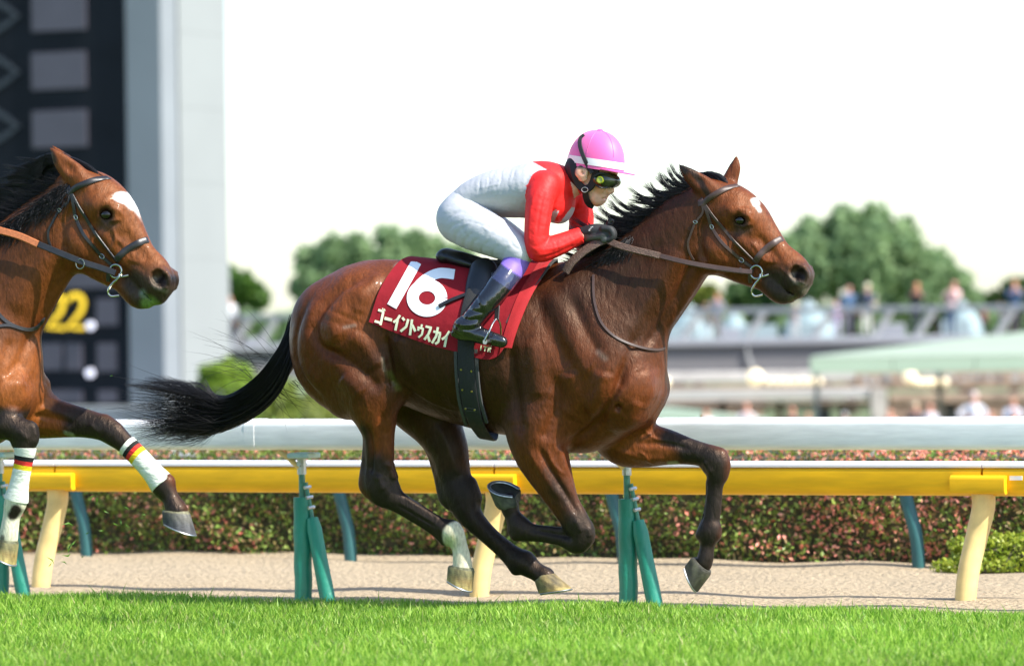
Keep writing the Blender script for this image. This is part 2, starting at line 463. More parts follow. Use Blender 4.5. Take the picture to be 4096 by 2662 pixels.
for i in range(-9, 6):
    a = x0 + i*4.2; b = MB(); b.extrude(prof, (a + .012, 0, zt), (a + 4.188, 0, zt), (0, 1, 0)); o = b.build('rail_section', M_WRAIL, wr)
    b = MB(); b.extrude(dprof(zt - zb + .004, .174, .037, .031), (a - .028, 0, zt + .002), (a + .028, 0, zt + .002), (0, 1, 0)); b.build('joint_sleeve', M_WRAIL, o)
xa = frR.P(1210, 2100, 0)[0]; xb = frR.P(2510, 2100, 0)[0]; dx = xb - xa
for i in range(-8, 7):
    if i == 2: continue
    x = xa + i*dx
    b = MB(); b.tube([(x, .0, ZS - .05), (x, .0, zb - .045)], .0155, n=12); po = b.build('support_post', M_GPOST, wr)
    zp = frR.P(1210, 1987, 0)[2]
    nk = 13; zz = np.linspace(ZS - .02, zp, nk)
    b = MB(); b.tube(np.stack([np.full(nk, x) + .002*np.sin(zz*40), np.full(nk, 0.), zz], 1), [.043 + .0015*math.sin(7*z + i) for z in zz[:-1]] + [.041], n=18); b.build('post_pad', M_GPAD, po)
    b = MB(); b.box((x + .012, 0, zb - .028), (.12, .13, .028), bevel=.006); b.build('saddle_plate', M_PLATE, po)
    b = MB(); b.tube([(x - .10, -.05, zb - .006), (x - .055, -.04, zb - .035), (x - .01, -.01, zb - .085)], .013, n=8); b.build('clamp_arm', M_CREAM, po)
    b = MB(); b.tube([(x, 0, zb - .12), (x, 0, zb - .035)], .022, n=10); b.tube([(x - .0, -.03, zb - .07), (x + .0, .03, zb - .07)], .012, n=8); b.build('clamp', M_STEEL, po)
    # leaning brace, foot towards the right
    q0 = np.array([x + .02, .0, zb - .16]); q1 = np.array([x + .155, -.02, ZS - .04])
    b = MB(); b.tube([q0, q0*.5 + q1*.5, q1], .011, n=8); br = b.build('brace', M_GPOST, wr)
    t0 = .28; ts = np.linspace(t0, 1, 9)
    b = MB(); b.tube([q0*(1-t) + q1*t for t in ts], [.028] + [.037 + .001*math.sin(9*t) for t in ts[1:]], n=16); b.build('brace_pad', M_GPAD, br)
    for s in (.04, .12, .2):
        b = MB(); b.tube([q0*(1-s) + q1*s + (0, -.02, 0), q0*(1-s) + q1*s + (.01, .02, .004)], .009, n=6); b.build('bolt', M_STEEL, br)

# ---- yellow rail on bent cream posts
YO = .75
zt = frR.P(2048, 1842, -YO*900)[2]; zb = frR.P(2048, 1973, -YO*900)[2]
yr = rail_root('yellow_rail')
tag(yr, 'yellow rail with white top on bent cream posts behind the white rail', 'rail')
px = [frR.P(u, 2000, -YO*900)[0] for u in (150, 1985, 3830)]; dx = (px[2] - px[0]) / 2
prof = dprof(zt - zb - .03, .12, .02, .05)
for i in range(-6, 6):
    a = px[1] + i*dx + .02
    b = MB(); b.extrude(prof, (a + .006, YO, zt - .03), (a + dx - .006, YO, zt - .03), (0, 1, 0)); o = b.build('rail_section', M_YRAIL, yr)
    b = MB(); b.extrude(dprof(.0285, .122, .018, .004), (a + .004, YO, zt), (a + dx - .004, YO, zt), (0, 1, 0)); b.build('top_strip', M_YTOP, o)
for i in range(-5, 5):
    x = px[1] + i*dx
    # bracket block that wraps the joint
    b = MB(); b.extrude(dprof(.088, .05, .022, .02), (x - .125, YO - .075, zt - .062), (x + .145, YO - .075, zt - .062), (0, 1, 0)); o = b.build('joint_block', M_YRAIL, yr)
    zs = np.array([zb + .015, zb - .06, zb - .19, zb - .37, zb - .55, zb - .7]); ys = YO + np.array([-.02, -.02, -.03, -.06, -.08, -.08])
    xs = x + np.array([.012, .010, -.02, -.055, -.065, -.065])
    c = catmull(np.stack([xs, ys, zs], 1), 5); b = MB(); b.tube(c, np.linspace(.056, .047, len(c)), n=18); b.build('bent_post', M_CREAM, yr)
b = MB(); p0 = frR.P(4060, 1911, (-YO + .075)*900); b.box((p0[0], YO - .0625, p0[2]), (.062, .004, .02)); b.build('white_plate', M_WRAIL, yr)

# ---- inner rail in front of the hedge
TO = 3.45
ir = rail_root('inner_rail'); tag(ir, 'dark teal bent posts of the inner rail before the hedge', 'rail')
tp = [frR.P(u, 2100, -TO*900)[0] for u in (330, 1385, 3655)]; dxt = (tp[2] - tp[0]) / 3
zt3 = frR.P(2048, 1880, -TO*900)[2]
for i in range(-4, 8):
    x = tp[0] + i*dxt if i != 1 else tp[1]
    zs = np.array([zt3 + .02, zt3 - .10, zt3 - .22, zt3 - .36, ZS - .06]); xs = x + np.array([-.06, -.05, -.02, .015, .03])
    c = catmull(np.stack([xs, np.full(5, TO), zs], 1), 5); b = MB(); b.tube(c, .036, n=14); b.build('bent_post', M_TEAL, ir)
b = MB(); b.extrude(dprof(.08, .10, .03, .03), (tp[0] - 12, TO, zt3 + .05), (tp[0] + 18, TO, zt3 + .05), (0, 1, 0)); b.build('rail_section', M_WRAIL, ir)

# ---- clipped hedge of green and red leaves
M_LEAF = leaf_mat('leaf', trans=.3, rough=.42, spec=.4)
M_TWIG = mat('twig', (.075, .070, .034), rough=.9, noise=(30, .4))
def leaf_cloud(pos, size, col, name, m, parent, nrm=None, asp=.55):
    """kite-shaped leaves, folded along the midrib"""
    n = len(pos); a = rng.normal(size=(n, 3)); a /= np.linalg.norm(a, axis=1)[:, None]
    b = rng.normal(size=(n, 3)) if nrm is None else nrm + .6*rng.normal(size=(n, 3))
    b = np.cross(a, b); b /= np.linalg.norm(b, axis=1)[:, None] + 1e-9; c = np.cross(a, b)
    s = size[:, None]
    v = np.stack([pos - a*s*.5, pos + b*s*asp*.5 + c*s*.08, pos + a*s*.5, pos - b*s*asp*.5 + c*s*.08], 1).reshape(-1, 3)
    i = (np.arange(n)*4)[:, None]; f = np.concatenate([i + np.array([[0, 1, 2]]), i + np.array([[0, 2, 3]])])
    return mesh_obj(name, v, f, m, parent, False, col=np.repeat(col, 4, 0))
HO = 3.85
hg = rail_root('clipped_hedge'); tag(hg, 'clipped hedge of mixed green and red leaves behind the sand', 'hedge')
hx0, hx1 = -13.0, 7.0; htop = frR.P(2048, 1775, -HO*900)[2]
b = MB(); b.box(((hx0+hx1)/2, HO + .42, (htop + ZS)/2 - .06), (hx1-hx0-.1, .50, htop - ZS - .06)); b.build('inner_twigs', M_TWIG, hg)
if True:
    N = 78000
    x = rng.uniform(hx0, hx1, N); z = ZS + (htop - ZS)*rng.uniform(0, 1, N); y = HO + .02 + .15*rng.uniform(0, 1, N)**1.5 + .05*np.sin(x*4 + 3*np.sin(z*5)) 
    top = rng.uniform(0, 1, N) < .3; z[top] = htop + .05*rng.normal(size=top.sum()); y[top] = HO + .8*rng.uniform(0, 1, top.sum())
    cl = np.sin(x*5.1 + 2*np.sin(z*7)) * np.sin(z*8.3 + x*2.1) + .5*np.sin(x*13 + z*11)
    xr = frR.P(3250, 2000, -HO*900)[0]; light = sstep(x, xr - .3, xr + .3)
    zone = .5 + .5*np.sin(x*1.35 + 1.3*np.sin(x*.6 + 2) + 2.2*z) * np.sin(x*2.9 + 5*z + 1)
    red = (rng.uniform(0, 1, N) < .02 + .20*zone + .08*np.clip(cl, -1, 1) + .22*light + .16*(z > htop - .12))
    t = rng.uniform(0, 1, (N, 1))
    green = np.array([.055, .105, .018])*(1-t) + np.array([.17, .22, .045])*t
    green = np.where(rng.uniform(0, 1, (N, 1)) < .3, np.array([.15, .11, .045]), green)
    rd = np.array([.33, .085, .06])*(1-t) + np.array([.50, .24, .17])*t
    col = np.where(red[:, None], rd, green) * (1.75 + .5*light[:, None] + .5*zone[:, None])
    leaf_cloud(np.stack([x, y, z], 1), rng.uniform(.022, .046, N), col, 'foliage', M_LEAF, hg)['kind'] = 'stuff'
# low bright green bush at the hedge foot on the right
def bush(name, fr_parent_loc, rx, ry, rz, n, c0, c1, lab, size=(.02, .04), group=None, seed=0):
    e = empty(name, fr_parent_loc); tag(e, lab, 'bush', group)
    d = rng.normal(size=(n, 3)); d /= np.linalg.norm(d, axis=1)[:, None]; d[:, 2] = np.abs(d[:, 2])
    lump = 1 + .12*np.sin(d[:, 0]*7 + seed) * np.sin(d[:, 1]*6 + 2*seed) + .08*np.sin(d[:, 2]*11 + seed)
    r = lump * rng.uniform(.82, 1.03, n); p = d * r[:, None] * np.array([rx, ry, rz])
    if rz > 2*rx:      # tall clipped shrub: domed head on an upright body
        p = d * r[:, None] * np.array([rx, ry, rx]); p[:, 2] += rz - rx; low = rng.uniform(0, 1, n) < .45
        az = rng.uniform(0, 2*np.pi, n); p[low] = np.stack([np.cos(az)*rx*r, np.sin(az)*ry*r, rng.uniform(0, 1, n)*(rz - rx)], 1)[low]; d[low] = np.stack([np.cos(az), np.sin(az), 0*az], 1)[low]
    t = rng.uniform(0, 1, (n, 1)); leaf_cloud(p, rng.uniform(*size, n), np.asarray(c0)*(1-t) + np.asarray(c1)*t, 'foliage', M_LEAF, e, nrm=d)['kind'] = 'stuff'
    # woody heart so that no light shines through
    v = []; f = []; a, bb = 14, 7
    for i in range(bb+1):
        for k in range(a):
            th, ph = math.pi/2*i/bb, 2*math.pi*k/a; v.append((.8*rx*math.cos(th)*math.cos(ph), .8*ry*math.cos(th)*math.sin(ph), .8*rz*math.sin(th)))
    for i in range(bb):
        for k in range(a): j = (k+1) % a; f.append((i*a+k, i*a+j, i*a+a+j, i*a+a+k))
    mesh_obj('twigs', v, f, M_TWIG, e, True); return e
p = frR.P(4075, 2235, -3.3*900); pw = frR.o + p[0]*frR.ex + p[1]*frR.ey
bush('low_bush', (pw[0], pw[1], ZS), .42, .25, .20, 5000, (.18, .27, .015), (.40, .44, .05), 'low bright green bush at the foot of the hedge on the right')
# scraps of turf thrown up by the hooves
def clip_at(u, v, d, L, k):
    p = at_depth(u, v, d); a = rng.normal(size=3); a /= np.linalg.norm(a); s = np.cross(a, rng.normal(size=3)); s /= np.linalg.norm(s)
    e = .10*L*np.cross(a, s)
    vv = np.array([-a*L*.5, -a*L*.1 + s*.003 + e, a*L*.5, -a*L*.1 - s*.003 + e, -a*L*.1 + e*2.2 ])
    o = mesh_obj('grass_scrap', vv, [(0, 1, 4), (1, 2, 4), (2, 3, 4), (3, 0, 4), (0, 3, 1), (1, 3, 2)], M_GRASS, None, False, col=np.tile((.10, .24, .02), (5, 1)))
    o.location = tuple(p); tag(o, 'torn grass scrap flying in the air behind the hooves', 'grass scrap', 'grass scraps thrown up by the hooves')
for k, (u, v, L) in enumerate([(270,2100,.07),(276,2150,.08),(282,2190,.07),(265,2215,.06),(290,2170,.05),(370,1990,.05),(385,2005,.05),(465,2095,.055),(480,2085,.05),(510,2100,.035),(425,2045,.03),(200,2240,.05),(255,2250,.04),(445,1505,.03),(505,2030,.04),(405,2120,.03),(200,2255,.03),(330,2225,.03),(575,2060,.03),(540,2120,.025),(460,2000,.03),(350,2130,.03)]):
    clip_at(u, v, 19.4 + .05*k % .4, L, k)
# ------------------------------------------------------------------ horses
def sim(src_a, src_b, dst_a, dst_b):
    """2D similarity in photo pixels taking src_a,b to dst_a,b"""
    za, zb, wa, wb = complex(*src_a), complex(*src_b), complex(*dst_a), complex(*dst_b)
    m = (wb - wa) / (zb - za)
    def T(q):
        z = wa + m * (complex(q[0], q[1]) - za); r = [z.real, z.imag] + list(q[2:])
        if len(r) > 3: r[3] = r[3] * abs(m)
        return tuple(r)
    return T
ident = lambda q: q
def mp(T, a): return [T(q) for q in a]

def horse_sdf(fr, Tb, Th, neck, legs):
    S = Sdf(fr)
    # barrel, loin, croup
    S.chain(mp(Tb, [(2390,1440,0,262,.76),(2250,1430,0,322,.68),(2050,1418,0,322,.74),(1850,1380,0,312,.80),(1680,1335,0,290,.80),(1500,1292,0,256,.86),(1400,1320,0,232,.92)]), k=30)
    # chest and breast
    S.chain(mp(Tb, [(2440,1480,0,205,.86),(2430,1560,0,190,.80),(2330,1640,0,170,.8)]), k=90)
    S.chain(mp(Tb, [(2545,1560,75,82,1.0),(2520,1640,75,72,1.0)]), k=50, mirror=True)
    S.chain(mp(Tb, [(2230,1150,0,74,.5),(2100,1140,0,60,.6)]), k=110)            # withers
    # shoulder and upper arm
    S.chain(mp(Tb, [(2290,1230,85,110,.7),(2390,1420,130,120,.7),(2440,1540,130,115,.75)]), k=80, mirror=True)
    S.chain(mp(Tb, [(2200,1480,110,150,.62),(2170,1620,125,135,.72),(2150,1720,130,112,.85)]), k=70, mirror=True)
    # hindquarters
    S.chain(mp(Tb, [(1440,1230,120,135,.9),(1400,1360,130,185,.72),(1445,1480,130,150,.75),(1485,1560,135,112,.9)]), k=70, mirror=True)
    S.chain(mp(Tb, [(1330,1290,70,160,.75),(1325,1440,80,160,.72),(1400,1560,95,120,.8)]), k=60, mirror=True)
    S.chain(mp(Tb, [(1560,1330,150,60,.6),(1555,1440,160,62,.7),(1530,1540,150,70,.8)]), k=70, mirror=True)   # front of thigh
    S.chain(mp(Tb, [(1225,1290,0,46),(1202,1330,0,36)]), k=40)                   # dock
    # neck
    S.chain(neck, k=70)
    # head: skull, nose, jaw, muzzle
    H = lambda a, **kw: S.chain(mp(Th, a), **kw)
    H([(2850,815,0,95,.72),(2918,838,0,104,.80),(2985,880,0,93,.84),(3040,952,0,82,.72),(3100,1025,0,71,.66),(3160,1078,0,73,.74),(3186,1108,0,68,.84)], k=50)
    H([(2885,975,0,122,.52),(2915,1015,0,96,.56),(3010,1075,0,66,.62)], k=45)
    H([(2850,1020,38,72,.6),(2870,1000,44,80,.5)], k=40, mirror=True)            # round cheek
    H([(2960,1075,0,46,.75),(3050,1120,0,40,.8),(3118,1172,0,41,.95),(3160,1188,0,24,1.1)], k=26)   # lower jaw, chin
    H([(3188,1142,0,46,.95),(3198,1163,0,28,1.2)], k=22)                         # upper lip
    H([(2930,852,66,38,.8),(2975,872,68,32,.8)], k=34, mirror=True)              # brow over the eye
    H([(2960,960,62,20,.8),(3010,1005,55,20,.8),(3055,1045,46,15,.8)], k=34, mirror=True)   # facial crest
    H([(3192,1098,42,46,.55)]*2, k=20, mirror=True, n=1)                         # nostril flare
    H([(3198,1100,76,33,.9),(3184,1088,56,26,.8)], k=7, sub=True, mirror=True, n=1)
    H([(2958,881,92,26,.9)]*2, k=16, sub=True, mirror=True, n=1)                 # eye socket
    H([(3066,1102,80,4,3.),(3110,1138,70,4,6.),(3145,1164,50,3.5,9.),(3172,1178,30,2,9.)], k=8, sub=True, mirror=True)   # mouth
    for leg in legs:
        S.chain(leg['pts'], k=leg.get('k', 45), n=4)
        for ex in leg.get('extra', []): S.chain(ex, k=14, n=3)
    return S
def ear_sdf(S, T, pts, hollow):
    S.chain(mp(T, pts), k=22); S.chain(mp(T, hollow), k=10, sub=True)

def hoof(fr, parent, ch, ct, sh, st, w, hwc, hws, m_hoof, m_shoe, colr, tilt=0.0, shoe=True):
    """hoof lofted from coronet (heel ch, toe ct) to sole (heel sh, toe st); px"""
    n = 28; rings = []
    def ring(h, t, hw, sc=1.0, tl=0.0):
        h = fr.P(h[0], h[1], w - tl); t = fr.P(t[0], t[1], w - tl); c = (h + t) / 2; a = (t - h) / 2 * sc
        lat = np.array([0, 1.0, 0]); nrm = np.cross(a, lat); nrm /= np.linalg.norm(nrm)
        b = lat * hw*K * math.cos(tilt) + nrm * hw*K * math.sin(tilt)
        out = []
        for k in range(n):
            x, y = math.cos(2*math.pi*k/n), math.sin(2*math.pi*k/n)
            if x < -.72: x = -.72 - (x + .72)*.25
            out.append(c + a*x*(1.0 if x > 0 else 1.25) + b * sc * y * (1 - .18*max(0, -x)))
        return np.array(out)
    L = lambda p, q, t: (p[0]*(1-t) + q[0]*t, p[1]*(1-t) + q[1]*t)
    ts = [-.10, 0, .06, .3, .6, .9, 1.0]
    for t in ts:
        sc = .90 if t < 0 else (.97 if t == 0 else 1.0)
        rings.append(ring(L(ch, sh, t), L(ct, st, t), hwc + (hws - hwc)*t, sc))
    rings.append(ring(L(ch, sh, 1.0), L(ct, st, 1.0), hws, .90))
    rings.append(ring(L(ch, sh, .93), L(ct, st, .93), hws, .55))
    v = np.concatenate(rings); m = len(rings); f = []
    for i in range(m-1):
        for k in range(n): j = (k+1) % n; f.append((i*n+k, i*n+j, i*n+n+j, i*n+n+k))
    f.append(tuple(range((m-1)*n, m*n))); f.append(tuple(range(n-1, -1, -1)))
    cc = np.repeat(np.array([colr[min(i, len(colr)-1)] for i in (0, 0, 1, 1, 2, 3, 3, 4, 4)]), n, 0)
    cc = cc * (1 + .25*rng.standard_normal((len(cc), 1))).clip(.5, 1.5)
    o = mesh_obj('hoof', v, f, m_hoof, parent, 50, col=cc); fixnormals(o)
    if shoe:
        base = rings[6]; nrm = np.cross(base[7]-base[0], base[14]-base[0]); nrm /= np.linalg.norm(nrm)
        up = rings[1].mean(0) - base.mean(0)
        if nrm @ up > 0: nrm = -nrm
        c = base.mean(0); ks = [(k % n) for k in range(-10, 11)]
        p = np.array([c + (base[k] - c)*.93 + nrm*.004 for k in ks])
        b = MB(); b.tube(p, .0085, n=8, flat=.6, up=nrm); b.build('horseshoe', m_shoe, o)
    return o

def relief(v, nrm, fr, strokes):
    """push the surface along its normal along strokes drawn on the animal's side"""
    XZ = v[:, [0, 2]]; disp = np.zeros(len(v)); side = np.abs(nrm[:, 1])
    for poly, amp, sig, wr in strokes:
        w0 = 150 if wr is None else .5*(wr[0]+wr[1])
        q = np.array([fr.P(u, w_, w0)[[0, 2]] for u, w_ in catmull(np.array(poly, float), 5)])
        lo = q.min(0) - 3*sig*K; hi = q.max(0) + 3*sig*K
        m = ((XZ > lo) & (XZ < hi)).all(1)
        if wr is not None: m &= (-v[:, 1]*900 > wr[0]) & (-v[:, 1]*900 < wr[1])
        else: m &= side > .12
        if not m.any(): continue
        d, t = seg_dist(XZ[m], q)
        taper = np.clip(np.minimum(t, 1-t)*6 + .25, 0, 1)
        disp[m] += amp*K * np.exp(-(d/(sig*K))**2) * taper * sstep(side[m], .1, .5)
    return v + nrm * disp[:, None]
def paint(v, fr, base, strokes, T=None):
    c = np.tile(np.asarray(base, float), (len(v), 1)); XZ = v[:, [0, 2]]
    for poly, r, soft, col, amt, wr in strokes:
        w0 = 80 if wr is None else float(np.clip(.5*(wr[0]+wr[1]), -150, 150))
        q = np.array([fr.P(p[0], p[1], w0)[[0, 2]] for p in poly])
        d, t = seg_dist(XZ, q)
        a = amt * (1 - sstep(d, (r - soft/2)*K, (r + soft/2)*K))
        if wr is not None: a = a * ((-v[:, 1]*900 > wr[0]) & (-v[:, 1]*900 < wr[1]))
        c = c*(1-a[:, None]) + np.asarray(col)*a[:, None]
    return c

def coat_mat(name, rough=.46):
    m = mat(name, attr='Col', rough=rough, spec=.36, coat=.04, noise=(70, .34, (1.4, 1, .45)), bump=(170, .75, .0026, (1.8, 1, .35)))
    n = m.node_tree.nodes; l = m.node_tree.links; p = n['Principled BSDF']
    t = n.new('ShaderNodeTexNoise'); t.inputs['Scale'].default_value = 9; t.inputs['Detail'].default_value = 6
    tc = [x for x in n if x.type == 'TEX_COORD'][0]; l.new(tc.outputs['Object'], t.inputs[0])
    r = n.new('ShaderNodeMapRange'); l.new(t.outputs[0], r.inputs[0]); r.inputs[1].default_value = .3; r.inputs[2].default_value = .7
    r.inputs[3].default_value = rough - .1; r.inputs[4].default_value = rough + .14; l.new(r.outputs[0], p.inputs['Roughness'])
    p.inputs['Specular Tint'].default_value = (1.0, .70, .50, 1)
    b0 = [x for x in n if x.type == 'BUMP'][0]
    t2 = n.new('ShaderNodeTexNoise'); t2.inputs['Scale'].default_value = 22; t2.inputs['Detail'].default_value = 5; t2.inputs['Distortion'].default_value = .6
    mp2 = n.new('ShaderNodeMapping'); mp2.inputs['Scale'].default_value = (1.3, 1, .55); mp2.inputs['Rotation'].default_value = (0, .5, 0)
    l.new(tc.outputs['Object'], mp2.inputs[0]); l.new(mp2.outputs[0], t2.inputs[0])
    b2 = n.new('ShaderNodeBump'); b2.inputs['Strength'].default_value = .50; b2.inputs['Distance'].default_value = .014
    l.new(t2.outputs[0], b2.inputs['Height']); l.new(b2.outputs[0], b0.inputs['Normal'])
    t3 = n.new('ShaderNodeTexNoise'); t3.noise_type = 'RIDGED_MULTIFRACTAL'; t3.inputs['Scale'].default_value = 6.5; t3.inputs['Detail'].default_value = 2.5; t3.inputs['Distortion'].default_value = .8
    mp3 = n.new('ShaderNodeMapping'); mp3.inputs['Scale'].default_value = (1.5, .6, .8); mp3.inputs['Rotation'].default_value = (0, -.6, 0)
    l.new(tc.outputs['Object'], mp3.inputs[0]); l.new(mp3.outputs[0], t3.inputs[0])
    b3 = n.new('ShaderNodeBump'); b3.inputs['Strength'].default_value = .22; b3.inputs['Distance'].default_value = .010
    l.new(t3.outputs[0], b3.inputs['Height']); l.new(b3.outputs[0], b2.inputs['Normal'])
    return m
M_COAT = coat_mat('bay_coat')
M_HOOF = mat('hoof_horn', attr='Col', rough=.65, noise=(38, .62, (1, 1, .35)), bump=(70, .7, .003, (1, 1, 5)))
M_SHOE = mat('shoe_steel', (.38, .39, .39), rough=.35, metal=.9, noise=(80, .3))
M_EYE = mat('horse_eye', (.006, .004, .003), rough=.14, spec=.6)
M_HAIR = mat('black_hair', (.0085, .0075, .008), rough=.42, spec=.38, attr=None)

BAY, DBAY, RBAY = (.105, .0255, .0062), (.021, .0070, .0029), (.178, .047, .0110)
BLK, WHT, MUZ = (.010, .0085, .008), (.62, .60, .52), (.030, .023, .018)

fr1 = Frame((0, 0, 0), rad(18))
def slim(pts, i0, i1, d=5):
    return [(*q[:3], q[3] - (d if i0 <= i <= i1 else 0), *q[4:]) for i, q in enumerate(pts)]
legA = dict(pts=[(1470,1500,135,120,.9),(1490,1600,150,104,.8),(1500,1660,150,86,.82),(1514,1740,145,64,.8),(1517,1850,140,58,.7),(1515,1915,135,68,.62),(1530,1960,130,66,.68),(1595,2004,126,46,.75),(1680,2055,120,38,.8),(1752,2098,116,38,.85),(1806,2130,112,46,.9),(1838,2185,110,33,.95),(1848,2240,108,37,1.0),(1850,2268,108,40,1.0)])
legB = dict(pts=[(1560,1500,-135,120,.9),(1650,1610,-145,112,.8),(1735,1690,-145,104,.8),(1785,1775,-140,86,.8),(1804,1840,-135,76,.75),(1820,1915,-130,70,.62),(1848,1985,-126,72,.66),(1882,2062,-122,52,.75),(1950,2132,-118,42,.8),(2035,2205,-114,42,.85),(2092,2248,-110,48,.9),(2145,2284,-108,38,.95),(2180,2306,-108,42,1.0)])
legC = dict(pts=[(2140,1690,135,118,.8),(2150,1790,140,104,.78),(2182,1862,136,92,.76),(2218,1935,130,76,.76),(2262,2020,124,60,.8),(2302,2084,120,56,.85),(2326,2136,118,50,.85),(2308,2172,116,43,.85),(2250,2158,114,33,.8),(2180,2143,112,31,.8),(2125,2134,110,35,.85),(2084,2112,108,44,.9),(2052,2062,106,33,.9),(2040,2030,105,37,1.0),(2036,2005,104,38,1.0)])
legD = dict(pts=[(2420,1660,-110,120,.8),(2490,1762,-125,98,.78),(2570,1778,-128,90,.76),(2660,1786,-128,73,.76),(2745,1802,-126,55,.8),(2808,1817,-124,48,.85),(2860,1840,-122,53,.85),(2868,1888,-120,45,.85),(2864,1945,-118,34,.8),(2857,2025,-116,35,.8),(2847,2085,-114,37,.85),(2838,2128,-112,44,.9),(2829,2180,-111,30,.9),(2822,2228,-110,33,.95),(2815,2252,-110,34,1.0)])
neck1 = [(2360,1330,0,285,.60),(2468,1230,0,236,.56),(2556,1145,0,205,.52),(2646,1048,0,181,.50),(2748,930,0,158,.52),(2830,858,0,128,.60)]
legA['pts'] = slim(legA['pts'], 7, 9); legB['pts'] = slim(legB['pts'], 8, 9); legC['pts'] = slim(legC['pts'], 8, 10); legD['pts'] = slim(legD['pts'], 8, 10)
# tendons, points of hock, ergots, knee bones
legA['extra'] = [[(1474,1730,142,20,.8),(1462,1850,138,19,.8),(1458,1935,134,26,.8),(1475,1965,132,26,.8)], [(1572,2020,126,19,.9),(1655,2072,121,17,.9),(1735,2122,117,19,.9),(1782,2158,113,26,1.0)], [(1560,1900,136,24,.8),(1575,1945,132,26,.8)], [(1812,2110,113,30,1.0),(1822,2128,112,30,1.0)]]
legB['extra'] = [[(1722,1790,-138,22,.8),(1752,1900,-132,20,.8),(1778,1985,-128,28,.8),(1800,2015,-126,26,.8)], [(1862,2080,-122,19,.9),(1940,2152,-118,17,.9),(2018,2224,-114,19,.9),(2064,2276,-111,25,1.0)], [(1885,1930,-130,24,.8),(1905,1990,-127,26,.8)], [(2108,2232,-110,30,1.0),(2118,2246,-110,28,1.0)]]
legC['extra'] = [[(2262,2126,114,17,.9),(2190,2116,112,15,.9),(2125,2108,110,17,.9),(2078,2080,108,20,1.0)], [(2340,2110,119,34,.9),(2348,2150,118,30,.9)], [(2300,2118,118,26,.9)]*2, [(2066,2134,108,30,1.0),(2056,2122,108,26,1.0)]]
legD['extra'] = [[(2838,1930,-119,16,.9),(2836,1990,-117,15,.9),(2822,2080,-114,17,.9),(2803,2138,-112,22,1.0)], [(2880,1822,-122,32,.9),(2892,1862,-121,30,.9),(2886,1900,-120,26,.9)], [(2832,1868,-121,26,.9)]*2, [(2856,2110,-113,28,1.0),(2858,2135,-112,28,1.0)]]
